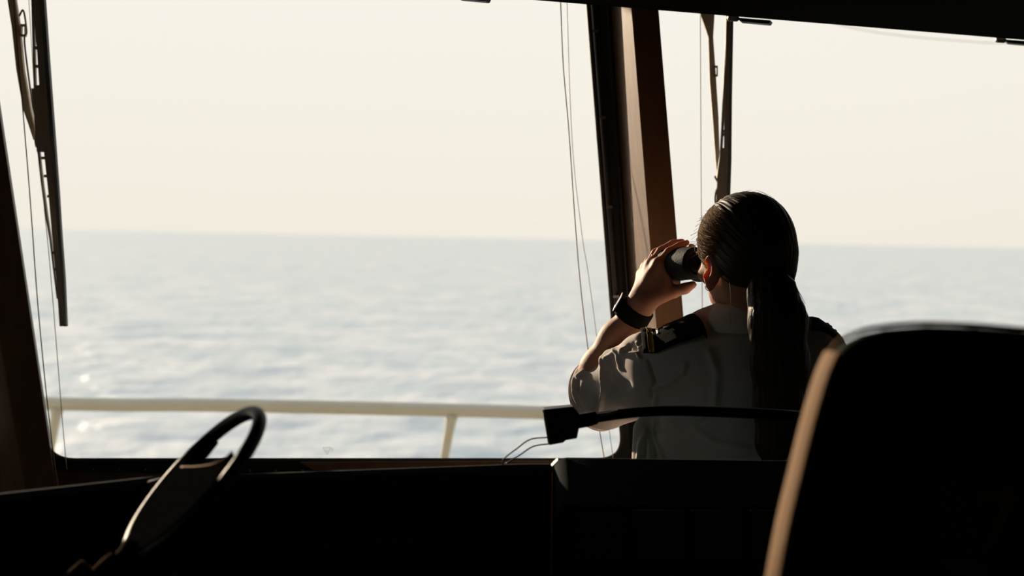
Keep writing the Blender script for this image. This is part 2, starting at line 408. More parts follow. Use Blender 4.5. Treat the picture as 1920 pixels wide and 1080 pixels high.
# third front window, beyond the left pillar (out of frame, lets the low sun in)
win0 = frame('window_4', w1, lambda y: -1400.0, lambda y: lerp_line(LA4, y) - 150, -170, 862, .065, [])
# etched triangle stamp on the pane
tri = [w1(604, 838, .022), w1(622, 838, .022), w1(613.5, 854, .022)]; cen = sum(tri) / 3
link('glass_stamp', *merge(ringprism(tri, [cen + (q - cen) * .62 for q in tri], (0, -.0006, 0)), ringprism([w1(x_, y_, .022) for x_, y_ in ((611, 841), (615, 841), (615, 846), (611, 846))], [w1(x_, y_, .022) for x_, y_ in ((612, 842), (614, 842), (614, 845), (612, 845))], (0, -.0006, 0)),
     ringprism([w1(x_, y_, .022) for x_, y_ in ((621, 841), (625, 841), (625, 846), (621, 846))], [w1(x_, y_, .022) for x_, y_ in ((622, 842), (624, 842), (624, 845), (622, 845))], (0, -.0006, 0))), 'mark', win1)

def post(name, cols, y0, y1, wf, m='wood', bev=.004, seg=3):
    """vertical pillar: cols = list of (line, depth offset toward the room); built as a loft between two cross sections"""
    sec = []
    for y in (y1, y0):
        s = [wf(lerp_line(l, y), y, -off) for l, off in cols]
        s += [wf(lerp_line(cols[-1][0], y), y, .02), wf(lerp_line(cols[0][0], y), y, .02)]
        sec.append(s)
    n = len(sec[0]); v = sec[0] + sec[1]
    f = [tuple(range(n)), tuple(range(2 * n - 1, n - 1, -1))] + [(i, (i + 1) % n, n + (i + 1) % n, n + i) for i in range(n)]
    return link(name, v, f, m, bevel=bev, seg=seg)
def sh(l, dx0, dx1=None): dx1 = dx0 if dx1 is None else dx1; return ((l[0][0] + dx0, l[0][1]), (l[1][0] + dx1, l[1][1]))
LB1 = sh(LB0, 15); LB2 = ((1145, 10), (1182, 590)); LB3 = ((1184, 10), (1230, 590))
# central pillar: lit left-hand face and dark room-side face
pB = struct(post('trim_1', [(LB2, .005), (LB3, .20), (LB4, .18)], -200, 1120, w1))
# black reveal between seal and pillar
reveal = struct(post('trim_2', [(LB1, .004), (sh(LB1, 22, 16), .012), (sh(LB2, 1), .010)], -200, 905, w1, 'blackmetal', .001, 1))
# aluminium clamping strip with clips, beside the seal
yy = [-150 + 20 * k for k in range(47)]
link('clamp_strip', *tube([w1(lerp_line(sh(LB0, 7), y), y, -.010) for y in yy], .0034, 6), 'alu', reveal)
link('clamp_strip', *tube([w1(lerp_line(sh(LB0, 15), y), y, -.010) for y in yy], .0016, 6), 'rubber', reveal)
for y in (-104, 58, 220, 388, 556, 722):
    link('clamp_clip', *box(w1(lerp_line(sh(LB0, 10), y), y, -.012), (.014, .006, .006)), 'alu', reveal)
# left pillar
LA3 = ((0, 640), (47, 915)); LA2 = sh(LA3, -75)
pA = struct(post('trim_3', [(LA2, .02), (LA3, .10), (LA4, .085)], -250, 1150, w1))
# wooden ledge under the pane
led = [w1(540, 866.5, -.012), w1(1172, 864, -.012), w1(1172, 897, -.012), w1(540, 897, -.012)]
struct(link('trim_5', *prism([w1(560, 866.6, -.014), w1(1178, 864, -.014), w1(1178, 912, -.014), w1(640, 912, -.014)], (0, .012, 0)), 'wood', bevel=.002))

# outside: deck strip, hull side and railing
struct(link('floor', *boxr(-9, 9, 4.75, 6.0, -.12, -.02), 'deck')).name = 'floor_outside'
struct(link('wall_hull', *boxr(-9, 9, 6.0, 6.12, -16, .02), 'hull'))
struct(link('wall_house', *merge(boxr(-9, 9, 4.5, 4.75, -2, -.02),), 'hull'))
DR = 5.5
rail = thing('deck_railing', 'cream painted pipe railing outside the front windows', 'railing', P(600, 760, DR) * (1, 1, 0) + (0, 0, -.02))
rp = [P(-900, 730, DR), P(85, 756.5, DR), P(400, 759.5, DR), P(850, 769, DR), P(1100, 776.5, DR), P(1600, 795, DR), P(2700, 838, DR)]
rp = spline(rp, 6)
link('top_rail', *tube(rp, PX(13, DR), 16), 'rail', rail, smooth=True)
for px, py in ((-632, 748), (108, 770), (848, 782), (1588, 805), (2328, 830)):
    top = P(px, py - 6, DR); mid = P(px - 18, py + 95, DR + .02); dr = mid - top
    bot = top + dr * ((top[2] + .02) / -dr[2])
    pp = [top, top + (mid - top) * .15, top + (mid - top) * .35, mid, bot]
    link('post', *tube(pp, [.033, .026, .023, .022, .022], 12, flat=.8), 'rail', rail, smooth=True)
# long low rail lines further down, hidden from the room but holding the posts together
link('lower_rail', *tube([p - (.02, -.01, .48) for p in rp], .014, 10), 'rail', rail, smooth=True)

# sea: a fan-shaped displaced water surface reaching the horizon
def sea():
    n_r, n_a = 520, 420
    r = 16 * (26000 / 16) ** (np.linspace(0, 1, n_r) ** 1.25); r[-1] = 30000
    aa = np.linspace(-1.35, 1.35, n_a)
    R, A = np.meshgrid(r, aa, indexing='ij'); X = R * np.sin(A); Y = R * np.cos(A); Z = np.zeros_like(X)
    g = np.random.default_rng(3)
    for i in range(44):
        L = 1.6 * 1.07 ** i * (.9 + .2 * g.random()); th = -.6 + g.normal() * .75; k = 2 * math.pi / L
        fade = np.clip((L / (R * .012 + .3) - 1) / 2, 0, 1); s = np.sin(k * (X * math.sin(th) + Y * math.cos(th)) + g.random() * 6.28)
        Z += fade * .0066 * L ** .72 * (s + .25 * s * s)
    V = np.stack([X, Y + 2, Z - 13.0], -1).reshape(-1, 3)
    I = np.arange(n_r * n_a).reshape(n_r, n_a); F = np.stack([I[:-1, :-1], I[:-1, 1:], I[1:, 1:], I[1:, :-1]], -1).reshape(-1, 4)
    m = bpy.data.materials.new('sea_water'); m.use_nodes = True; n = m.node_tree; b = n.nodes['Principled BSDF']
    b.inputs['Roughness'].default_value = .30; b.inputs['IOR'].default_value = 1.34
    t = n.nodes.new('ShaderNodeNewGeometry')
    mp = n.nodes.new('ShaderNodeMapping'); mp.inputs['Scale'].default_value = (1, 1.0, 1); n.links.new(t.outputs['Position'], mp.inputs[0])
    tx = n.nodes.new('ShaderNodeTexNoise'); tx.inputs['Scale'].default_value = .11; tx.inputs['Detail'].default_value = 8; n.links.new(mp.outputs[0], tx.inputs['Vector'])
    cr_ = n.nodes.new('ShaderNodeValToRGB'); cr_.color_ramp.elements[0].position = .36; cr_.color_ramp.elements[1].position = .66
    cr_.color_ramp.elements[0].color = (.49, .545, .545, 1); cr_.color_ramp.elements[1].color = (.74, .71, .67, 1)
    n.links.new(tx.outputs[0], cr_.inputs[0]); n.links.new(cr_.outputs[0], b.inputs['Base Color'])
    t2 = n.nodes.new('ShaderNodeTexNoise'); t2.inputs['Scale'].default_value = .30; t2.inputs['Detail'].default_value = 4; n.links.new(mp.outputs[0], t2.inputs['Vector'])
    bp = n.nodes.new('ShaderNodeBump'); bp.inputs['Strength'].default_value = 1.0; bp.inputs['Distance'].default_value = 1.3
    n.links.new(t2.outputs[0], bp.inputs['Height']); n.links.new(bp.outputs[0], b.inputs['Normal'])
    MT['sea'] = m
    root = {'_wl': [0, 0, 0]}
    me = bpy.data.meshes.new('sea'); me.vertices.add(len(V)); me.vertices.foreach_set('co', V.astype(np.float32).ravel())
    me.loops.add(F.size); me.loops.foreach_set('vertex_index', F.astype(np.int32).ravel()); me.polygons.add(len(F)); me.polygons.foreach_set('loop_start', np.arange(0, F.size, 4, dtype=np.int32))
    me.polygons.foreach_set('use_smooth', np.ones(len(F), bool)); me.update(calc_edges=True); me.materials.append(m)
    o = bpy.data.objects.new('sea', me); COL.objects.link(o); o['kind'] = 'stuff'
    tag(o, 'pale rippled open sea reaching the hazy horizon', 'sea')
sea()

# ================================================================== WIPERS
def flat_bar(pts, wds, th, ydir=(0, 1, 0)):
    """flat bar in the window plane: pts centre line, widths across"""
    pts = [np.array(p, float) for p in pts]; V = []; yd = nrm(ydir); n = len(pts)
    for i in range(n):
        t = nrm(pts[min(i + 1, n - 1)] - pts[max(i - 1, 0)]); a = nrm(np.cross(t, yd))
        for s, q in ((-1, 0), (1, 0), (1, 1), (-1, 1)): V.append(pts[i] + a * s * wds[i] / 2 + yd * q * th)
    F = [(0, 1, 2, 3), tuple(4 * (n - 1) + k for k in (3, 2, 1, 0))]
    for i in range(n - 1):
        for k in range(4): l = (k + 1) % 4; F.append((4 * i + k, 4 * i + l, 4 * i + 4 + l, 4 * i + 4 + k))
    return V, F
def wiper(label, wf, blade, arm, frame_side, holes, clip, loop):
    """blade/arm: list of (px, py, width px)"""
    q = lambda x_, y_, o_=.07: wf(x_, y_, o_)
    root = thing('windscreen_wiper', label, 'wiper', q(arm[0][0], arm[0][1], .09), 'wipers outside the front windows')
    S = 3.4 / FOC
    bl = [(x_, y_) for x_, y_, _ in blade]
    bd = link('blade', *flat_bar([q(x_, y_, .060) for x_, y_, _ in blade], [w_ * S for *_, w_ in blade], .012), 'wiper', root)
    link('rubber_lip', *flat_bar([q(x_ + w_ * .30, y_, .046) for x_, y_, w_ in blade], [w_ * S * .35 for *_, w_ in blade], .014), 'rubber', bd)
    # yoke: thin side bar with cross links leaving open slots
    link('yoke', *merge(*[flat_bar([q(x_, y_, .066) for x_, y_, _ in seg_], [w_ * S for *_, w_ in seg_], .010) for seg_ in frame_side]), 'wiper', root)
    for hx0, hy0, hx1, hy1 in holes:
        link('yoke_link', *flat_bar([q(hx0, hy0, .066), q(hx1, hy1, .066)], [5 * S, 5 * S], .010), 'wiper', root)
    link('arm', *flat_bar([q(x_, y_, .085) for x_, y_, _ in arm], [w_ * S for *_, w_ in arm], .014), 'wiperarm', root, bevel=.002)
    cx, cy, cw, ch = clip
    c = [q(cx, cy, .08), q(cx + cw, cy, .08), q(cx + cw, cy + ch, .08), q(cx, cy + ch, .08)]; m = sum(c) / 4
    link('hose_clip', *ringprism(c, [m + (p - m) * .66 for p in c], (0, .012, 0)), 'wiper', root)
    link('hose', *tube(spline([q(x_, y_, .075) for x_, y_ in loop], 6), .0022, 6), 'wiper', root, smooth=True)
    px_, py_, *_ = arm[0]
    link('pivot', *lathe(q(px_, py_, .06), (0, 1, .2), [(0, .03), (.03, .03), (.045, .02)], 16), 'wiperarm', root, smooth=False)
    link('bracket', *box(q(px_ , py_ - 10, .085), (.12, .05, .05)), 'wiper', root)
    return root
wiper('dark wiper hanging outside the glass beside the left pillar', w1,
      [(52, -150, 20), (72, 0, 22), (80, 100, 20), (91, 260, 22), (100, 360, 19), (106, 440, 17), (113, 520, 15), (118, 612, 13)],
      [(-8, -260, 16), (18, -20, 15), (29, 50, 15), (37, 130, 14), (50, 205, 14), (58, 232, 11), (66, 262, 8)],
      [[(58, -120, 5), (61, 0, 5), (63, 90, 4), (65, 165, 4)], [(70, 165, 22), (76, 215, 24), (80, 285, 22)], [(72, 285, 4), (78, 340, 4), (86, 400, 4), (94, 450, 3), (100, 500, 3), (108, 560, 4)]],
      [(62, 90, 76, 88), (62, 124, 77, 124), (66, 162, 80, 162), (77, 296, 90, 296), (82, 330, 94, 330), (88, 368, 96, 368), (96, 474, 104, 474), (100, 505, 108, 505)],
      (38, 45, 9, 23), [(36, 30), (44, 20), (50, 60), (46, 80), (60, 190), (68, 230), (66, 262), (68, 276)])
wiper('dark wiper hanging outside the glass above the officer', w2,
      [(1372, -150, 13), (1368, 60, 13), (1366, 180, 13), (1365, 300, 13), (1362, 380, 14), (1360, 470, 12)],
      [(1310, -180, 30), (1326, 20, 28), (1330, 45, 18), (1333, 70, 9), (1337, 150, 12), (1342, 220, 11), (1346, 300, 8), (1349, 335, 6)],
      [[(1366, -60, 6), (1364, 60, 5), (1360, 120, 3), (1357, 200, 4), (1353, 280, 4)], [(1357, 280, 12), (1354, 330, 18), (1352, 390, 18), (1354, 440, 14)]],
      [(1360, 108, 1364, 108), (1357, 246, 1364, 246), (1355, 252, 1364, 252), (1354, 280, 1362, 280)],
      (1337, 123, 9, 20), [(1340, 330), (1346, 345), (1342, 360), (1341, 378), (1346, 388)])

# ================================================================== CORDS
def cord(label, pts, d, r, m, cat='cord', name='hanging_string'):
    p = spline([P(x_, y_, dd) for x_, y_, dd in pts], 8)
    o = link(name, *tube(p, r, 6), m, smooth=True); tag(o, label, cat); return o
d1 = 3.26
cord('thin dark cord hanging beside the left pillar, running to the console', [(20, -110, 3.2), (30, 60, 3.2), (44, 220, 3.22), (57, 380, 3.24), (70, 560, 3.26), (86, 730, 3.28), (100, 850, 3.28), (109, 912, 3.28)], 0, .0013, 'cordd')
cord('fainter pale cord just right of the dark cord at the left pillar', [(48, -100, 3.3), (70, 250, 3.32), (92, 480, 3.33), (106, 650, 3.34), (117, 790, 3.35), (125, 879, 3.36)], 0, .0009, 'cordl')
cord('ochre cord hanging down the right part of the large window', [(1046, -100, 3.2), (1051, 0, 3.2), (1056, 120, 3.2), (1067, 250, 3.22), (1078, 410, 3.23), (1088, 530, 3.25), (1102, 650, 3.26), (1120, 780, 3.28), (1134, 866, 3.28)], 0, .0013, 'cord')
cord('faint pale cord between the ochre cord and the central pillar', [(1060, -100, 3.3), (1072, 250, 3.32), (1090, 430, 3.33), (1104, 520, 3.34), (1128, 700, 3.35), (1150, 862, 3.36)], 0, .0008, 'cordl')
cord('thin cord hanging down the right window between pillar and head', [(1313, 0, 3.28), (1314, 200, 3.3), (1315, 400, 3.32), (1317, 600, 3.34), (1319, 900, 3.38)], 0, .0009, 'cordl')
cord('thin wire sagging outside beyond the top of the right window', [(1400, -20, 6), (1550, 38, 6), (1640, 60, 6), (1780, 75, 6), (1920, 80, 6), (2200, 60, 6)], 0, .0022, 'cordl', 'cable', 'outdoor_wire')

# ceiling brackets
for i, (x0, x1, lab) in enumerate(((838, 912, 'black bracket tab under the ceiling edge, over the large window'), (1372, 1447, 'black bracket tab under the ceiling edge, above the right wiper'), (1876, 1960, 'black bracket tab under the ceiling edge at the far right'))):
    def EP(px, dy, back=.01):
        t = 0
        for _ in range(30):
            q = edge_xy(E1[0] + t * (E2[0] - E1[0])); ppx, ppy, _z = proj(q); t += (px - ppx) / 920
        return q + np.array([0, back, 0])
    a = EP(x0 + 10, 0); b = EP(x1, 0); r_ = thing('blind_bracket', lab, 'bracket', (a + b) / 2, 'bracket tabs under the ceiling edge')
    hgt = .008
    A = [a + (0, 0, .0), b + (0, 0, 0), b - (.004, 0, hgt), a - (-.008, 0, hgt)]
    link('plate', *prism(A, (.01, .03, 0)), 'plastic', r_, bevel=.002)
    link('end_roller', *lathe(a - (.012, -.006, .001), nrm(b - a), [(-.006, .004), (-.004, .0065), (.016, .0065), (.02, .004)], 14), 'alu', r_, smooth=True)

# ================================================================== CONSOLE (left desk)
c0 = P(-520, 985, 1.70); c1 = P(0, 924, 1.86); c2 = P(290, 892, 2.02); c3 = P(458, 887, 2.08); c4 = P(1000, 867, 2.24); c5 = P(1030, 869, 2.25)
con = thing('console_desk', 'long dark console desk below the large window', 'console', ((c1 + c4) / 2) * (1, 1, 0))
tops = [c0, c1, c2, c3, c4, c5]; ld = nrm((c4 - c1) * (1, 1, 0)); bk = np.array([-ld[1], ld[0], 0])
def section(p):   # profile from back bottom over the top edge down the sloping fascia to the floor
    z = p[2]
    return [p + bk * .22 - (0, 0, z), p + bk * .22 - (0, 0, .06), p + bk * .02 - (0, 0, .004), p - bk * .002 - (0, 0, .012), p - bk * .10 - (0, 0, .30), p - bk * .34 - (0, 0, .42), p - bk * .34 - (0, 0, .47), p - bk * .22 - (0, 0, .49), p - bk * .22 - (0, 0, z)]
def loft(secs):
    n = len(secs[0]); V = [q for s in secs for q in s]; F = [tuple(range(n)), tuple(range(len(V) - 1, len(V) - n - 1, -1))]
    for i in range(len(secs) - 1):
        for k in range(n): l = (k + 1) % n; F.append((i * n + k, i * n + l, (i + 1) * n + l, (i + 1) * n + k))
    return V, F
secs = [section(p) for p in tops]; secs[-1] = [q_ + ld * ((c5[0] + .0045 - q_[0]) / ld[0]) for q_ in secs[-1]]; secs[-2] = [q_ + ld * min(0, (c4[0] - .02 - q_[0]) / ld[0]) for q_ in secs[-2]]
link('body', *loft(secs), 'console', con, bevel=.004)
# instrument panels on the fascia
def fascia(p, s0, s1, px_a, px_b, m, name, par, proud=.006):
    pass
for i in range(5):
    t0 = .10 + i * .17; pa = c1 + (c4 - c1) * t0; pb = c1 + (c4 - c1) * (t0 + .14)
    def fp(p, s, o): return p - bk * (.002 + .098 * s + o) - (0, 0, .012 + .288 * s - o * .3)
    A = [fp(pa, .12, -.002), fp(pb, .12, -.002), fp(pb, .8, -.002), fp(pa, .8, -.002)]
    pn = link('instrument_panel', *prism(A, -bk * .008), 'mattblack', con, bevel=.002)
    for k in range(3):
        for j in range(2):
            q = fp(pa + (pb - pa) * (.25 + .25 * k), .3 + .25 * j, .006)
            link('button', *lathe(q, -bk, [(0, .008), (.006, .008), (.008, .006)], 10), 'plastic', pn)
# small raised hood with pale paper tag
hd = thing('paper_tag', 'small pale triangular tag on the console edge left of the wheel', 'tag', P(285, 905, 1.985))
link('tag_sheet', *prism([P(276, 905, 1.985), P(294, 899, 1.985), P(291, 921, 1.985), P(284, 921, 1.985)], fw * .0015), 'paper', hd)
link('tag_holder', *prism([P(262, 911, 1.99), P(276, 903, 1.99), P(300, 897, 1.99), P(300, 903, 1.99), P(276, 910, 1.99)], fw * .012), 'plastic', hd)
# little pointed lever on the desk, seen through the wheel
lv = thing('small_lever', 'small dark pointed lever standing on the console seen through the wheel', 'lever', P(392, 889, 2.06))
link('stem', *tube([P(386, 893, 2.06), P(396, 876, 2.06), P(407, 861, 2.06)], [.0045, .003, .001], 8), 'plastic', lv)
link('lever_base', *lathe(P(386, 893, 2.06) - (0, 0, .008), (0, 0, 1), [(0, .012), (.006, .012), (.01, .006)], 12), 'plastic', lv)

# ================================================================== STEERING WHEEL
DW = 1.78; wc = P(364, 905, DW); S = DW / FOC
e1 = nrm(rt * 1.0 + up * .985); dr_ = nrm(rt * .985 - up * 1.0)
e2 = nrm(dr_ * .30 - fw * .954); nw = nrm(np.cross(e1, e2))
if np.dot(nw, dr_) < 0: nw = -nw
RW = 172 * S
whl = thing('steering_wheel', 'dark ring-shaped steering wheel on a column at the left console', 'steering wheel', wc)
ring = [wc + RW * (e1 * math.cos(t) + e2 * math.sin(t)) for t in np.linspace(0, 2 * math.pi, 72, endpoint=False)]
link('rim', *tube(ring, 13.5 * S, 14, closed=True), 'plastic', whl, smooth=True)
link('hub', *lathe(wc - nw * .012, nw, [(.020, .026), (.03, .030), (.045, .024)], 20), 'plastic', whl, smooth=True)
def wpl(px, py): return on_plane(px, py, wc, nw)
arc = [wc + (1.03 if math.sin(t) > 0 else .88) * RW * (e1 * math.cos(t) + e2 * math.sin(t)) for t in np.linspace(math.radians(70), math.radians(292), 30)]
padp = [wpl(352, 886), wpl(380, 886), wpl(410, 882), wpl(432, 872), wpl(448, 858)]
link('hub_pad', *prism([q_ - nw * .011 for q_ in padp + arc], nw * .020), 'mattblack', whl, bevel=.002)
link('pad_lit_edge', *tube(spline([q_ - nw * .011 for q_ in padp], 4), .0014, 8), 'piping', whl, smooth=True)  # tan tube stands in for the sunlit edge of the pad
for ang in ():
    t = math.radians(ang); dd = e1 * math.cos(t) + e2 * math.sin(t)
    link('spoke', *tube([wc + dd * .02 + nw * .012, wc + dd * RW * .5 + nw * .008, wc + dd * (RW - .004)], [.009, .007, .006], 10, flat=.5), 'plastic', whl, smooth=True)
link('column', *tube([wc + nw * .01, wc + nw * .13], [.022, .030], 16), 'mattblack', whl, smooth=True)

# lever box / armrest with metal edging painted sunlit tan at the lower left
arm_pts = [(345, 864), (300, 925), (262, 975), (240, 1008), (236, 1014), (219, 1040)]
lb = thing('control_lever_box', 'black stepped control box with metal edge in painted sunlit tan below the wheel', 'control box', P(170, 1110, 1.62) )
outl = [(239, 1008), (219, 1035), (210, 1035), (175, 1067), (153, 1052), (122, 1080), (60, 1150), (300, 1150), (290, 1050)]
dl = 1.70
body_poly = [P(x_ + 3, y_ + 3, dl) for x_, y_ in outl]
link('housing', *prism(body_poly, fw * .035 + np.array([.01, 0, -.01])), 'mattblack', lb, bevel=.0015)
for seg_ in ([(239, 1010), (226, 1030), (219, 1038)], [(208, 1038), (190, 1053), (175, 1068)], [(172, 1066), (155, 1052)], [(153, 1052), (122, 1080), (108, 1094)]):
    link('lit_edge_strip', *tube([P(x_, y_, dl - .002) for x_, y_ in seg_], .0013, 8), 'piping', lb, smooth=True)  # sunlight on the box edges put in as tan strips
lbf = P(240, 1140, dl)
link('mount', *boxr(lbf[0] - .06, lbf[0] + .05, lbf[1] + .005, lbf[1] + .13, lbf[2] - .25, lbf[2] + .03), 'mattblack', lb, bevel=.004)

# ================================================================== RIGHT CONSOLE BLOCK
DC = 2.27
blk = thing('instrument_console', 'dark rounded console block standing between camera and officer', 'console', P(1250, 870, DC) * (1, 1, 0))
pts2 = [P(1036, 1400, DC), P(1036, 884, DC), P(1040, 870, DC), P(1048, 861, DC), P(1062, 856.5, DC), P(1250, 859, DC + .01), P(1480, 862, DC + .02), P(1800, 870, DC + .03), P(1960, 876, DC + .03), P(1960, 1400, DC + .03)]
for q_ in (0, -1): pts2[q_][2] = 0
b2_ = [np.array(q_) + (0, -.14, -.05 if q_[2] > .3 else 0) for q_ in pts2]
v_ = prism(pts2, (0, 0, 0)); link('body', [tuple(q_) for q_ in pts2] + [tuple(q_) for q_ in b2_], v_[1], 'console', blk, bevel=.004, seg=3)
edge2 = [P(1038, 905, DC - .001), P(1036.5, 884, DC - .001), P(1041, 871, DC - .001), P(1050, 862, DC - .001)]
link('side_cover', *prism([P(1031, 880, DC + .01), P(1037, 872, DC + .01), P(1047, 862, DC + .01), P(1046, 885, DC + .01), P(1041, 890, DC + .01)], (0, .03, 0)), 'consoleedge', blk, bevel=.001)
for i in range(4):
    xa = 1075 + 110 * i
    A = [P(xa, 955, DC - .138), P(xa + 95, 956, DC - .138), P(xa + 95, 1050, DC - .138), P(xa, 1049, DC - .138)]
    link('instrument_panel', *prism(A, (0, -.008, 0)), 'plastic', blk, bevel=.002)

# ================================================================== GOOSENECK LAMP
DG = 2.24
gl = thing('gooseneck_lamp', 'black flexible-neck lamp with boxy head and two bent wires', 'lamp', P(1640, 868, DG + .1))
hb = [P(1018.5, 768, DG), P(1075, 762, DG), P(1079, 768, DG), P(1087, 778, DG), P(1086, 801, DG), P(1082, 822, DG), P(1060, 826, DG), P(1057, 830, DG), P(1030, 835, DG)]
hd_ = link('lamp_head', *prism(hb, fw * .045), 'plastic', gl, bevel=.0015)
link('face_rim', *prism([P(1017, 768, DG - .001), P(1021, 768, DG - .001), P(1031.5, 834, DG - .001), P(1028, 834, DG - .001)], fw * .047), 'alu', hd_)
neck = spline([P(1080, 790, DG + .02), P(1117, 783, DG + .02), P(1160, 776.5, DG + .02), P(1210, 771.5, DG + .02), P(1270, 770, DG + .02), P(1350, 772.5, DG + .02), P(1430, 776, DG + .03), P(1500, 781, DG + .05), P(1570, 795, DG + .08), P(1620, 825, DG + .1), P(1640, 866, DG + .1)], 6)
link('neck', *tube(neck, [.0085] * len(neck), 12), 'plastic', gl, smooth=True)
link('neck_sleeve', *tube([P(1078, 791, DG + .018), P(1100, 787, DG + .018), P(1119, 783, DG + .018)], [.0115, .0115, .0105], 14), 'plastic', gl, smooth=True)
link('cable_tie', *tube([P(1119, 776, DG + .009), P(1140, 773.5, DG + .009), P(1158, 769, DG + .010)], .0009, 6), 'silver', gl)
link('lamp_base', *lathe(P(1640, 874, DG + .1), (0, 0, 1), [(0, .04), (.012, .04), (.02, .02), (.03, .014)], 20), 'plastic', gl)
wp = spline([P(1027, 820, DG + .01), P(994, 824, DG + .005), P(968, 842, DG), P(946, 859, DG), P(943, 867, DG), P(944, 872, DG)], 5)
link('bent_wire', *tube(wp, .0012, 6), 'plastic', gl, smooth=True)
wp = spline([P(1030, 832, DG + .01), P(1000, 837, DG + .005), P(975, 853, DG), P(947, 870, DG)], 5)
link('bent_wire', *tube(wp, .0012, 6), 'plastic', gl, smooth=True)

# ================================================================== PERSON
base = P(1400, 560, 2.70); base[2] = 0
per = thing('person', 'person with a dark ponytail in white uniform shirt looking through binoculars', 'person', base)
Hc = P(1397, 458, 2.66)
yaw = math.radians(26); hf = np.array([-math.sin(yaw), math.cos(yaw), -.02]); hf = nrm(hf)
hl = nrm(np.cross((0, 0, 1), hf)); hu = np.cross(hf, hl); HR = [hf, hl, hu]
def H(f_, l_, u_): return Hc + hf * f_ + hl * l_ + hu * u_
SL = P(1262, 668, 2.70); SR = P(1545, 674, 2.70)
EL = P(1112, 738, 2.90); WLp = P(1192, 586, 2.835); HL = P(1202, 568, 2.825)
ER = P(1560, 735, 2.93)
bdir = nrm(hf + np.array([0, 0, -.05])); bl0 = H(.098, .034, -.036); br0 = H(.098, -.034, -.036)
# ---- skin body
B = Field((.04, 2.40, .98), (.80, 3.16, 1.72), .0027)
B.ell(Hc, (.096, .075, .088), HR); B.ell(H(.026, 0, -.06), (.060, .054, .056), HR, k=.03); B.ell(H(.048, -.002, -.102), (.027, .028, .020), HR, k=.025)
B.ell(H(-.03, 0, -.045), (.055, .055, .05), HR, k=.03)
for s_ in (1, -1):
    B.ell(H(.066, s_ * .036, -.055), (.022, .022, .018), HR, k=.015)          # cheek
    B.ell(H(.090, s_ * .030, -.032), (.012, .015, .010), HR, k=.010, mode='s')  # eye socket
    B.ell(H(.078, s_ * .030, -.032), (.013, .013, .012), HR, k=.003)          # eyeball bulge with lid
    B.ell(H(.088, s_ * .028, -.016), (.010, .022, .006), HR, k=.010)          # brow
    eR = [nrm(hf * .85 + hl * s_ * .5), nrm(hl * s_ * .85 - hf * .5), hu]
    B.ell(H(-.004, s_ * .077, -.050), (.019, .007, .032), eR, k=.006)         # ear
    B.ell(H(.002, s_ * .084, -.047), (.010, .006, .018), eR, k=.004, mode='s')
    B.ell(H(.002, s_ * .075, -.078), (.009, .006, .009), eR, k=.006)          # lobe
B.cone(H(.092, 0, -.030), H(.114, 0, -.062), .007, .012, k=.012); B.ell(H(.102, .010, -.066), (.009, .007, .007), HR, k=.008); B.ell(H(.102, -.010, -.066), (.009, .007, .007), HR, k=.008)
B.ell(H(.088, 0, -.086), (.012, .022, .006), HR, k=.006); B.ell(H(.086, 0, -.093), (.011, .018, .006), HR, k=.005)
NB = P(1408, 640, 2.70)
B.cone(H(-.025, 0, -.06), NB, .050, .044, k=.02, mode='u')
B.cone(NB - (0, 0, .06), P(1345, 900, 2.72), .06, .095, k=.02); B.cone(SL - (0, 0, .035), SR - (0, 0, .03), .030, .030, k=.012)
B.chain([SL - (.0, 0, .022), EL], [.034, .040], k=.02)
B.chain([EL, P(1130, 694, 2.88), P(1160, 637, 2.86), WLp, HL], [.040, .044, .037, .0265, .026], k=.02)
B.chain([SR - (0, 0, .02), ER, P(1490, 655, 2.94), P(1415, 585, 2.93)], [.034, .040, .038, .027], k=.02)
def hand(fing, palm, thumb, k=.007):
    for a_, b_, ra_, rb_ in palm: B.cone(a_, b_, ra_, rb_, k=.010)
    for f_ in fing:
        B.chain(f_, [.0094, .0086, .0078, .0060], k=.003)
    B.chain(thumb, [.0155, .0120, .0105, .0078], k=.006)
Q = lambda x_, y_, d_: P(x_, y_, d_)
fI = [Q(1236, 494, 2.80), Q(1254, 472, 2.795), Q(1274, 461, 2.793), Q(1288, 455, 2.793)]
fM = [Q(1223, 494, 2.830), Q(1239, 470, 2.832), Q(1261, 457, 2.828), Q(1279, 452.5, 2.824)]
fR = [Q(1213, 502, 2.85), Q(1229, 474, 2.855), Q(1250, 464, 2.85), Q(1264, 463, 2.845)]
fP = [Q(1204, 515, 2.87), Q(1216, 490, 2.88), Q(1232, 478, 2.88), Q(1245, 476, 2.875)]
palm = [(HL, fI[0], .022, .0135), (HL, fM[0], .022, .0135), (HL, fR[0], .022, .013), (HL, fP[0], .021, .012), (fI[0], fM[0], .009, .009), (fM[0], fR[0], .009, .009), (fR[0], fP[0], .009, .009),
        (P(1212, 566, 2.81), P(1246, 545, 2.80), .022, .017), (P(1225, 520, 2.815), P(1245, 548, 2.80), .019, .015), (P(1240, 505, 2.80), P(1250, 535, 2.795), .012, .013)]
thumb = [P(1240, 553, 2.80), P(1263, 547, 2.79), P(1284, 541, 2.785), P(1299, 534, 2.785)]
hand([fI, fM, fR, fP], palm, thumb)
# right hand on the other barrel (mirror of the grip about the binocular centre plane)
mc = H(.15, 0, -.04)
def mir(p): q_ = np.array(p) - mc; return mc + q_ - 2 * hl * np.dot(q_, hl) - hl * .020 + hu * .016
WR = P(1415, 585, 2.93)
palmR = [(mir(a_), mir(b_), ra_, rb_) for a_, b_, ra_, rb_ in palm]
hand([[mir(p_) for p_ in f_] for f_ in (fI, fM, fR, fP)], palmR, [mir(p_) for p_ in thumb])
B.cone(WR, mir(HL), .026, .025, k=.02)
V, F = B.mesh(2)
body = link_np('body', V, F, 'skin', per)
print('body faces', len(F))
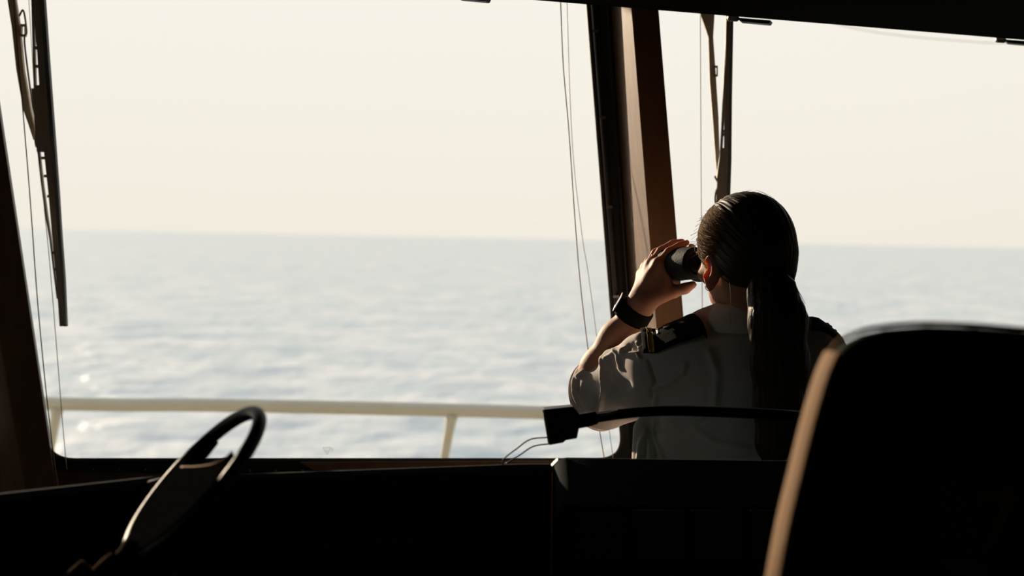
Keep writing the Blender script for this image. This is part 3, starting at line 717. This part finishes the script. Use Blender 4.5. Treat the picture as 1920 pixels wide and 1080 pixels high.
# eyes with lids left as skin; lips are shaped in the head; add eyebrows as thin hair strips
for s_ in (1, -1):
    link('eyebrow', *tube([H(.092, s_ * .014, -.014), H(.094, s_ * .028, -.010), H(.086, s_ * .044, -.013)], [.002, .003, .0015], 6), 'hair', body)
    link('eye', *lathe(H(.084, s_ * .030, -.033), hf, [(-.004, .007), (.004, .008), (.0085, .0045), (.0095, .002)], 16), 'eye', body, smooth=True)

# ---- hair cap
HF = Field(Hc - .17, Hc + .17, .0026)
HF.ell(H(-.004, 0, .006), (.104, .083, .092), HR); HF.ell(H(-.045, 0, -.035), (.060, .068, .058), HR, k=.03)
HF.half(H(.050, 0, -.01), hf * .80 - hu * .55, k=.012)
HF.half(H(0, 0, -.092), -hu, k=.02)
tie = H(-.078, -.012, -.060)
HF.cone(H(-.06, 0, -.03), tie, .05, .028, k=.03)
V, F = HF.mesh(2); N = normals(V, F)
q = V - tie; dist = np.linalg.norm(q, axis=1)
hd0 = nrm(tie - Hc); a1 = nrm(np.cross(hd0, (0, 0, 1))); a2 = np.cross(hd0, a1)
rel = V - Hc; ang = np.arctan2(rel @ a2, rel @ a1)
V = V + N * (.0006 * np.sin(ang * 34 + 3 * np.sin(dist * 40)) + .0004 * np.sin(ang * 71 + 1.7))[:, None]
def add_strand(o, coords):
    at_ = o.data.attributes.new('strand', 'FLOAT_VECTOR', 'POINT'); at_.data.foreach_set('vector', coords.astype(np.float32).ravel())
hair = link_np('hair', V, F, 'hair', per)
if len(hair.data.vertices) == len(V): add_strand(hair, np.stack([np.cos(ang) * 22, np.sin(ang) * 22, dist * 12], 1))
# ---- ponytail
pt = [H(-.055, -.010, -.055), P(1448, 550, 2.56), P(1458, 600, 2.535), P(1462, 680, 2.55), P(1460, 760, 2.56), P(1452, 830, 2.565), P(1446, 880, 2.57)]
PF = Field(np.min(pt, axis=0) - .08, np.max(pt, axis=0) + .08, .003)
PF.chain(pt, [.022, .042, .050, .050, .044, .032, .010], k=.02, sq=((0, 1, 0), .62))
V, F = PF.mesh(2); N = normals(V, F); qx, qy, qz = proj(V)
xx = V[:, 0] * 1.0; V = V + N * (.0006 * np.sin(xx * 420 + 4 * np.sin(V[:, 2] * 14)) + .0004 * np.sin(xx * 900 + 3 * np.sin(V[:, 2] * 20)))[:, None]
pony = link_np('ponytail', V, F, 'hair', per)
if len(pony.data.vertices) == len(V): add_strand(pony, np.stack([xx * 220 + 2 * np.sin(V[:, 2] * 14), V[:, 1] * 200, V[:, 2] * 10], 1))
tk = nrm(pt[1] - pt[0])
link('hair_tie', *tube([tie + tk * .008 + .030 * (nrm(np.cross(tk, (0, 0, 1))) * math.cos(t) + np.cross(tk, nrm(np.cross(tk, (0, 0, 1)))) * math.sin(t)) for t in np.linspace(0, 2 * math.pi, 24, endpoint=False)], .005, 8, closed=True), 'shoeleather', pony, smooth=True)
# ---- loose strands around the hairline, one mesh
SV = []; SF = []
def strand(p, r=.00035):
    k = len(SV); v_, f_ = tube(spline(p, 3), r, 3); SV.extend(v_); SF.extend([tuple(i + k for i in q_) for q_ in f_])
g = random.Random(5)
for i in range(420):      # side hair swept back from the hairline towards the tie
    u_ = -.045 + .115 * g.random(); f0 = .062 + .010 * g.random() - .35 * max(0, u_ - .035) - .25 * max(0, -.02 - u_)
    f0 -= .05 * g.random() ** 2; pts_ = []; du = -.004 - .004 * g.random(); lift = .0012 + .0022 * g.random()
    for k in range(6):
        f_ = f0 - .013 * k; u2 = u_ + du * k + .0012 * math.sin(k * 1.9 + i); rr = math.sqrt(max(.04, 1 - (f_ / .104) ** 2 - (u2 / .092) ** 2))
        pts_.append(H(f_ - .004, (.083 + lift * (1 if 0 < k < 5 else .2)) * rr, u2 + .006))
    strand(pts_, .00045)
for i in range(16):      # fly-aways at the fringe
    u_ = -.02 + .09 * g.random(); f0 = .058 + .015 * g.random(); l0 = .083 * math.sqrt(max(.05, 1 - (f0 / .104) ** 2 - (u_ / .094) ** 2))
    strand([H(f0 - .02, l0 + .005, u_ + .005), H(f0, l0 + .003, u_), H(f0 + .012, l0 + .004 + .005 * g.random(), u_ - .008 * g.random())], .0003)
for i in range(9):      # crown
    t = g.random() * 2 - 1
    strand([H(.03 - .1 * g.random(), t * .05, .088 - .02 * t * t), H(-.02, t * .055, .099 - .02 * t * t + .003 * g.random()), H(-.06, t * .05, .082 + .004 * g.random() - .02 * t * t)], .0003)
for x_, y_ in ((1311, 462), (1306, 459), (1313, 470)):
    strand([P(x_ + 8, y_ - 8, 2.66), P(x_ - 2, y_, 2.655), P(x_ - 3, y_ + 12, 2.65), P(x_ + 4, y_ + 20, 2.65)], .0004)
strand([P(1368, 530, 2.57), P(1370, 560, 2.565), P(1369, 590, 2.57), P(1371, 610, 2.575)], .0006)
for k in range(5):
    strand([P(1476, 490 + 4 * k, 2.62), P(1481 + k, 510, 2.62), P(1482 + .6 * k, 530, 2.61), P(1480, 550 - 6 * k, 2.6)], .0003)
    strand([P(1478, 520, 2.54), P(1496 + k, 550, 2.54), P(1506 + k, 590 - 5 * k, 2.54)], .0004)
ls = link('sunlit_tone_hair', SV, SF, 'strand', per); ls['kind'] = 'stuff'; ls['label'] = 'fine loose strands with sunlit gold put into their colour'

# ---- shirt
S_ = Field((.02, 2.42, .86), (.82, 3.12, 1.62), .0034)
S_.cone(P(1300, 672, 2.70), P(1515, 672, 2.70), .050, .054, k=.03)
S_.ell(P(1402, 740, 2.72), (.175, .115, .19), k=.05)
S_.cone(P(1385, 780, 2.72), P(1345, 960, 2.73), .135, .150, k=.05, sq=((0, 1, 0), .74))
S_.cone(P(1344, 960, 2.73), P(1340, 1060, 2.74), .150, .145, k=.04, sq=((0, 1, 0), .74))
S_.cone(P(1408, 634, 2.70), P(1408, 684, 2.70), .050, .070, k=.02)       # neck rise
S_.cone(P(1268, 674, 2.71), P(1236, 694, 2.74), .056, .058, k=.03)
SE = P(1134, 737, 2.89); sdir2 = nrm(SE - P(1250, 700, 2.74))
S_.cone(P(1240, 706, 2.75), SE, .068, .071, k=.04)
S_.cone(SE, SE + sdir2 * .05, .071, .070, k=.01)
S_.cone(P(1188, 655, 2.76), P(1150, 672, 2.82), .022, .020, k=.025)     # bunched cloth on top of the sleeve
S_.cone(P(1206, 640, 2.735), P(1190, 655, 2.76), .018, .020, k=.02)
S_.cone(P(1206, 805, 2.72), P(1206, 870, 2.72), .020, .024, k=.03)      # loose cloth under the arm
S_.half(SE + sdir2 * .030, sdir2, k=.006, lo=SE - .14, hi=SE + .14)
S_.half((0, 0, .90), (0, 0, -1), k=.01)
# right sleeve
SE2 = P(1575, 735, 2.90); sd2 = nrm(SE2 - P(1530, 690, 2.74))
S_.cone(P(1530, 690, 2.73), SE2, .062, .062, k=.04); S_.half(SE2 + sd2 * .02, sd2, k=.006, lo=SE2 - (.05, .0, .12), hi=SE2 + .14)
V, F = S_.mesh(2); N = normals(V, F)
qx, qy, qz = proj(V); facing = np.clip(-(N @ fw) * 1.6 + .25, 0, 1)
def ridge(poly, amp, wid, soft=1.0):
    global V
    dmin = np.full(len(V), 1e9)
    for (x0, y0), (x1, y1) in zip(poly[:-1], poly[1:]):
        dx, dy = x1 - x0, y1 - y0; L = dx * dx + dy * dy; t = np.clip(((qx - x0) * dx + (qy - y0) * dy) / L, 0, 1)
        dmin = np.minimum(dmin, np.hypot(qx - x0 - t * dx, qy - y0 - t * dy))
    V = V + N * (amp * 1.15 * np.exp(-(dmin / wid) ** 2) * facing)[:, None]
# broad irregular drape
def wav(f1, f2, f3, p_): return np.sin(V[:, 0] * f1 + V[:, 2] * f2 + V[:, 1] * f3 + p_)
V = V + N * (.0020 * wav(30, 47, 20, 1) * wav(-22, 30, 33, 2) + .0012 * wav(70, -52, 40, 0) * wav(35, 60, -50, .5))[:, None]
ridge([(1127, 668), (1131, 690), (1132, 735), (1127, 762), (1116, 790)], .0075, 3.5)
ridge([(1140, 690), (1150, 712), (1172, 722)], -.007, 9)
ridge([(1137, 672), (1146, 666), (1156, 656), (1170, 655)], .008, 4.5)
ridge([(1157, 657), (1160, 672), (1163, 690)], .008, 4)
ridge([(1166, 662), (1196, 664), (1201, 672)], .006, 3.5)
ridge([(1196, 645), (1200, 655), (1209, 652), (1210, 645)], .006, 3.5)
ridge([(1180, 650), (1176, 660)], -.005, 5)
ridge([(1195, 655), (1190, 648)], -.006, 4)
ridge([(1215, 675), (1223, 700), (1230, 718), (1221, 728), (1222, 745)], -.006, 3)
ridge([(1224, 726), (1250, 718), (1280, 700), (1284, 685)], .005, 6)
ridge([(1229, 745), (1228, 798)], .005, 5)
ridge([(1092, 672), (1078, 700), (1074, 715), (1078, 745), (1092, 775)], .005, 3.0)
ridge([(1083, 706), (1096, 696)], .006, 3)
ridge([(1080, 735), (1084, 745), (1098, 770), (1104, 774)], .006, 3.5)
ridge([(1085, 715), (1083, 730)], -.005, 3)
ridge([(1197, 860), (1199, 835), (1210, 808)], .006, 4)
ridge([(1207, 860), (1209, 840), (1215, 815)], -.006, 3)
ridge([(1222, 860), (1217, 840), (1213, 815)], .007, 3.5)
ridge([(1246, 860), (1232, 830), (1226, 808)], .006, 4)
ridge([(1228, 806), (1270, 802), (1320, 780)], .005, 4)
ridge([(1330, 660), (1345, 700), (1340, 760)], .004, 8)
ridge([(1300, 800), (1340, 830), (1400, 842)], .004, 7)
shirt = link_np('shirt', V, F, 'shirt', per)
shirt['label'] = 'white short-sleeved uniform shirt'
# hem band of the left sleeve
ha = nrm(np.cross(sdir2, (0, 0, 1))); hb_ = np.cross(sdir2, ha)
hem = [SE + sdir2 * .024 + .0715 * (ha * math.cos(t) + hb_ * math.sin(t)) for t in np.linspace(0, 2 * math.pi, 48, endpoint=False)]
link('sleeve_hem', *tube(hem, .0030, 8, closed=True), 'shirt', shirt, smooth=True)
# collar
def collar():
    V = []; F = []; n = 40; rows = [(0.055, .0), (.060, .004), (.066, -.003), (.077, -.020), (.092, -.042), (.090, -.046), (.072, -.026), (.058, -.01)]
    cc = P(1404, 575, 2.685); tilt = nrm((.0, -.25, 1.0))
    ax = nrm(np.cross((0, 1, 0), tilt)); ay = np.cross(tilt, ax)
    for i in range(n):
        t = 2 * math.pi * i / n; fr_ = max(0, math.sin(t)) ** 2
        for r_, z_ in rows:
            V.append(cc + ax * math.cos(t) * r_ * 1.03 + ay * math.sin(t) * r_ * .95 + tilt * (z_ - .022 * fr_ - .020 * max(0, -math.cos(t)) ** 2 * (.6 if math.sin(t) < 0 else 1) + .018))
    m = len(rows)
    for i in range(n):
        for k in range(m):
            l = (k + 1) % m; j = (i + 1) % n; F.append((i * m + k, i * m + l, j * m + l, j * m + k))
    return V, F
link('collar', *collar(), 'shirt', shirt, smooth=True)
# epaulettes
def slab(path, wdir, ndir, width, curve, th, nw_=8):
    V = []; n = len(path); wdir = nrm(wdir)
    for i in range(n):
        t = nrm(path[min(i + 1, n - 1)] - path[max(i - 1, 0)]); nn = nrm(np.cross(t, wdir)); nn = nn if np.dot(nn, ndir) > 0 else -nn
        top = []
        for k in range(nw_ + 1):
            s = k / nw_ * 2 - 1; top.append(path[i] + wdir * s * width / 2 - nn * curve * s * s)
        V += [p + nn * th for p in top] + [p for p in top[::-1]]
    m = 2 * (nw_ + 1); F = [tuple(range(m)), tuple(range(n * m - 1, (n - 1) * m - 1, -1))]
    for i in range(n - 1):
        for k in range(m): l = (k + 1) % m; F.append((i * m + k, i * m + l, (i + 1) * m + l, (i + 1) * m + k))
    return V, F
def surf(x_, y_, top=None):
    i = int(round((x_ - S_.lo[0]) / S_.h)); j = int(round((y_ - S_.lo[1]) / S_.h)); c_ = S_.D[min(max(i, 0), S_.n[0] - 1), min(max(j, 0), S_.n[1] - 1)]
    k = np.where(c_ < 0)[0]
    if not len(k): return 1.38
    k = k[-1]; a_ = c_[k]; b_ = c_[min(k + 1, len(c_) - 1)]; return S_.lo[2] + (k + (a_ / (a_ - b_) if a_ != b_ else 0)) * S_.h
def drape(x0, x1, w_, lift, th, nx_=14, ny_=9, path=None, zcap=None):
    V = []; F = []
    for i in range(nx_):
        t = x0 + (x1 - x0) * i / (nx_ - 1)
        idx_ = t * (len(path) - 1); k0 = min(int(idx_), len(path) - 2); c_ = path[k0] + (path[k0 + 1] - path[k0]) * (idx_ - k0)
        for j in range(ny_):
            y_ = c_[1] + w_ * (j / (ny_ - 1) - .5); x_ = c_[0]
            z_ = np.mean([surf(x_ + ax_, y_ + ay_) for ax_ in (-.006, 0, .006) for ay_ in (-.006, 0, .006)])
            if j == 0: zc_ = np.mean([surf(c_[0] + ax_, c_[1] + .012) for ax_ in (-.012, -.006, 0, .006, .012)]); row0 = len(V)
            z_ = max(z_, zc_ - .75 * max(0, c_[1] + .006 - y_))
            if zcap is not None: z_ = min(z_, zcap - .09 * max(0, .22 - t) - .5 * max(0, c_[1] - y_))
            V.append((x_, y_, z_ + lift))
    n = len(V); V += [(a_, b_, c_ - th) for a_, b_, c_ in V]
    I = lambda i, j: i * ny_ + j
    for i in range(nx_ - 1):
        for j in range(ny_ - 1):
            F.append((I(i, j), I(i + 1, j), I(i + 1, j + 1), I(i, j + 1))); F.append((n + I(i, j), n + I(i, j + 1), n + I(i + 1, j + 1), n + I(i + 1, j)))
    bd = [I(i, 0) for i in range(nx_)] + [I(nx_ - 1, j) for j in range(1, ny_)] + [I(i, ny_ - 1) for i in range(nx_ - 2, -1, -1)] + [I(0, j) for j in range(ny_ - 2, 0, -1)]
    for a_, b_ in zip(bd, bd[1:] + bd[:1]): F.append((a_, b_, n + b_, n + a_))
    return V, F
def smooth_grid(V, nx_, ny_): return V
def epaulette(pts_, zcap):
    path = spline(pts_, 5)
    ep = link('epaulette', *drape(0, 1, .068, .0085, .006, 18, 11, path, zcap), 'epau', per, smooth=True)
    ep['label'] = 'black epaulette with gold bars'
    n = len(path)
    def sub(a_, b_, m_, nm, w_=.0685, th=.0062, dy_=0):
        i0 = int(a_ * (n - 1)); pts2_ = [path[i0] + (path[-1] - path[i0]) * 0]
        f_ = lambda t: path[min(int(t * (n - 1)), n - 2)] + (path[min(int(t * (n - 1)), n - 2) + 1] - path[min(int(t * (n - 1)), n - 2)]) * (t * (n - 1) - min(int(t * (n - 1)), n - 2))
        link(nm, *drape(a_, b_, w_, th + .0035, .004, 3, 9, [p_ + (0, dy_, 0) for p_ in path], zcap), m_, ep)
    sub(.85, .885, 'gold', 'gold_bar'); sub(.895, .93, 'gold', 'gold_bar')
    sub(.775, .80, 'silver', 'silver_bar', .022, .007, .010)
    sub(.60, .70, 'dullgold', 'emblem', .020, .0072, .014)
    return ep
epaulette([P(1322, 607, 2.665), P(1304, 603, 2.665), P(1270, 609, 2.675), P(1238, 624, 2.69), P(1203, 645, 2.71)], P(1300, 592, 2.67)[2] - .006)
epaulette([P(1498, 602, 2.69), P(1520, 604, 2.69), P(1545, 612, 2.70), P(1565, 630, 2.71), P(1584, 655, 2.715)], P(1515, 598, 2.68)[2] - .006)
# ---- wrist watch
wa = nrm(HL - P(1160, 637, 2.86)); wx = nrm(np.cross(wa, fw)); wy = np.cross(wa, wx); wcn = P(1188.5, 587, 2.836)
def band(c, r1, r2, wd_, th, n=40):
    V = []; F = []
    for i in range(n):
        t = 2 * math.pi * i / n; d_ = wx * math.cos(t) * r1 + wy * math.sin(t) * r2; o_ = nrm(d_)
        for s, q_ in ((-1, 0), (1, 0), (1, 1), (-1, 1)): V.append(c + d_ + o_ * th * q_ + wa * s * wd_ / 2 * (1 - .12 * q_))
    for i in range(n):
        for k in range(4): l = (k + 1) % 4; j = (i + 1) % n; F.append((i * 4 + k, i * 4 + l, j * 4 + l, j * 4 + k))
    return V, F
wt = link('wristwatch', *band(wcn, .0320, .0295, .034, .0045), 'watch', per, bevel=.001); wt['label'] = 'black wristwatch'
side = wx if np.dot(wx, rt) < 0 else -wx
fc_ = wcn + side * .034 + wa * .004; wz = np.cross(side, wa)
link('watch_case', *box(fc_, (.009, .034, .030), [side, wa, wz]), 'watch', wt, bevel=.003, seg=3)
link('watch_screen', *box(fc_ + side * .005, (.0015, .028, .028), [side, wa, wz]), 'screen', wt)
link('watch_bezel', *merge(box(fc_ + side * .0048 - wz * .0155, (.002, .033, .002), [side, wa, wz]), box(fc_ + side * .0048 + wa * .0155, (.002, .002, .033), [side, wa, wz]), box(fc_ + side * .0048 - wa * .0155, (.002, .002, .033), [side, wa, wz])), 'silver', wt)
# ---- finger ring and earring
rdir = nrm(fM[1] - fM[0]); ra1 = nrm(np.cross(rdir, fw)); ra2 = np.cross(rdir, ra1); rc = fM[0] + (fM[1] - fM[0]) * .42
link('finger_ring', *tube([rc + .0102 * (ra1 * math.cos(t) + ra2 * math.sin(t)) for t in np.linspace(0, 2 * math.pi, 24, endpoint=False)], .0012, 6, closed=True), 'ring', per, smooth=True)
ec = P(1330, 538, 2.615)
link('earring', *tube([ec + .007 * (rt * math.cos(t) + up * math.sin(t)) for t in np.linspace(0, 2 * math.pi, 24, endpoint=False)], .0008, 6, closed=True), 'ring', per, smooth=True)
# ---- trousers and shoes
T = Field((.05, 2.45, -.0), (.78, 3.05, 1.0), .008)
hip = P(1342, 980, 2.735); hx, hy = hip[0], hip[1]
T.cone((hx - .06, hy, .93), (hx + .06, hy, .93), .105, .105, k=.03, sq=((0, 1, 0), .9))
for s_ in (-1, 1):
    T.chain([(hx + s_ * .085, hy, .88), (hx + s_ * .10, hy + .015, .50), (hx + s_ * .11, hy - .01, .09)], [.092, .066, .055], k=.02)
T.half((0, 0, .985), (0, 0, 1), k=.01); T.half((0, 0, .06), (0, 0, -1), k=.006)
V, F = T.mesh(2); link_np('trousers', V, F, 'trouser', per)
for s_ in (-1, 1):
    Sh = Field((hx + s_ * .11 - .07, hy - .12, 0), (hx + s_ * .11 + .07, hy + .24, .14), .005)
    Sh.cone((hx + s_ * .11, hy - .03, .045), (hx + s_ * .115, hy + .15, .035), .040, .038, k=.02); Sh.cone((hx + s_ * .11, hy - .015, .05), (hx + s_ * .11, hy - .01, .09), .04, .042, k=.02)
    Sh.half((0, 0, .004), (0, 0, -1), k=.003)
    V, F = Sh.mesh(1); link_np('shoe', V, F, 'shoe', per)

# ================================================================== BINOCULARS
bn = thing('binoculars', 'black binoculars held up to the eyes of the uniformed person', 'binoculars', H(.15, 0, -.04))
for s_ in (1, -1):
    c_ = H(.096, s_ * .034, -.034)
    b_ = link('barrel', *lathe(c_, bdir, [(.012, .024), (.018, .030), (.045, .0325), (.075, .0335), (.100, .0345), (.112, .0345), (.118, .032), (.118, .026), (.113, .0255)], 32), 'rubberbin', bn, smooth=False, bevel=.0015)
    for p_ in b_.data.polygons: p_.use_smooth = True
    link('eyecup', *lathe(c_, bdir, [(.0, .0165), (.002, .019), (.014, .020), (.020, .018)], 24), 'rubberbin', bn, smooth=True)
    link('objective_lens', *lathe(c_, bdir, [(.1125, .0254), (.1145, .0254)], 24), 'lens', bn)
    link('grip_block', *box(c_ + bdir * .055 + hl * s_ * -.006, (.062, .045, .056), [bdir, hl, np.cross(bdir, hl)]), 'rubberbin', bn, bevel=.010, seg=4)
link('hinge_bridge', *box(H(.150, 0, -.030), (.050, .028, .018), [bdir, hl, hu]), 'plastic', bn, bevel=.004)
link('focus_wheel', *lathe(H(.135, 0, -.018), bdir, [(0, .009), (.001, .010), (.018, .010), (.019, .009)], 20), 'plastic', bn, smooth=False)

# ================================================================== FOREGROUND CHAIR
DH = 1.32
ch = thing('helm_chair', 'large black high-backed helm chair filling the lower right foreground', 'chair', P(1890, 700, DH + .15) * (1, 1, 0))
outl = [(1446, 1120), (1470, 990), (1496, 880), (1520, 785), (1544, 705), (1563, 662), (1583, 640), (1616, 624), (1660, 614), (1740, 608), (1830, 611), (1920, 618), (2000, 624), (2090, 640), (2150, 668), (2190, 740), (2230, 860), (2290, 1120), (2310, 1300), (2280, 1480), (1440, 1480), (1420, 1300)]
op = [P(x_, y_, DH) for x_, y_ in outl]; cc = sum(op) / len(op)
def inset(p, k): return cc + (p - cc) * k
def shell():
    n = len(op); V = []; F = []
    layers = [(.90, -.012), (.965, -.008), (.985, .0), (.985, .008), (.95, .04), (.92, .06), (.86, .075)]
    for k, dz in layers:
        for p in op: V.append(inset(p, k) + fw * dz)
    m = len(layers)
    for i in range(m - 1):
        for k in range(n): l = (k + 1) % n; F.append((i * n + k, i * n + l, (i + 1) * n + l, (i + 1) * n + k))
    F += [tuple(range(n)), tuple(range(m * n - 1, (m - 1) * n - 1, -1))]
    return V, F
br_ = link('backrest', *shell(), 'leather', ch, smooth=True)
pip = [inset(p, 1.002) + fw * .016 for p in op[:14]]
# flat tan side band down the left edge, narrow piping round the top
bandp = [q_ - fw * .018 for q_ in spline(pip[:6], 6)]; bwd = nrm(rt * .27 - fw * .96)
link('side_band', *slab(bandp, bwd, -rt, .026, .001, .004), 'piping', br_)['label'] = 'tan edge band'
link('piping', *tube(spline(pip[5:], 5), .0022, 8), 'piping', br_, smooth=True)
# embroidered patch on the back shell
pc = lambda x_, y_, o_=-.0125: P(x_, y_, DH) + fw * o_
pa_ = link('patch', *prism([pc(1738, 890), pc(1840, 885), pc(1835, 1040), pc(1745, 1060)], -fw * .0012), 'patchb', br_)
link('patch_emblem', *prism([pc(1835, 917, -.0137), pc(1890, 913, -.0137), pc(1895, 930, -.0137), pc(1850, 1020, -.0137), pc(1832, 1035, -.0137), pc(1872, 932, -.0137), pc(1835, 932, -.0137)], -fw * .001), 'patchy', br_)
link('patch_border', *prism([pc(1755, 1045, -.0138), pc(1845, 1052, -.0138), pc(1840, 1074, -.0138), pc(1775, 1068, -.0138)], -fw * .001), 'patchw', br_)
sx, sy = cc[0], cc[1]
link('seat', *box((sx, sy + .30, .78), (.46, .48, .10)), 'leather', ch, bevel=.03, seg=4)
link('back_post', *hexa([(sx - .06, sy + .04, .70), (sx + .06, sy + .04, .70), (sx + .06, sy + .10, .70), (sx - .06, sy + .10, .70)], [(sx - .06, sy + .03, 1.14), (sx + .06, sy + .03, 1.14), (sx + .06, sy + .07, 1.14), (sx - .06, sy + .07, 1.14)]), 'plastic', ch)
for s_ in (-1, 1):
    link('armrest', *box((sx + s_ * .25, sy + .28, 1.0), (.055, .34, .04)), 'leather', ch, bevel=.012, seg=3)
    link('armrest_post', *boxr(sx + s_ * .25 - .015, sx + s_ * .25 + .015, sy + .20, sy + .26, .76, .985), 'plastic', ch)
link('pedestal', *lathe((sx, sy + .28, 0), (0, 0, 1), [(0, .24), (.03, .24), (.06, .08), (.10, .05), (.60, .045), (.66, .10), (.73, .12)], 28), 'plastic', ch, smooth=False)
link('footrest', *tube([(sx - .15, sy + .30, .32), (sx - .15, sy + .58, .30), (sx + .15, sy + .58, .30), (sx + .15, sy + .30, .32), (sx, sy + .24, .33)], .014, 10), 'plastic', ch, smooth=True)

for o in list(bpy.data.objects):
    if '_wl' in o: del o['_wl']
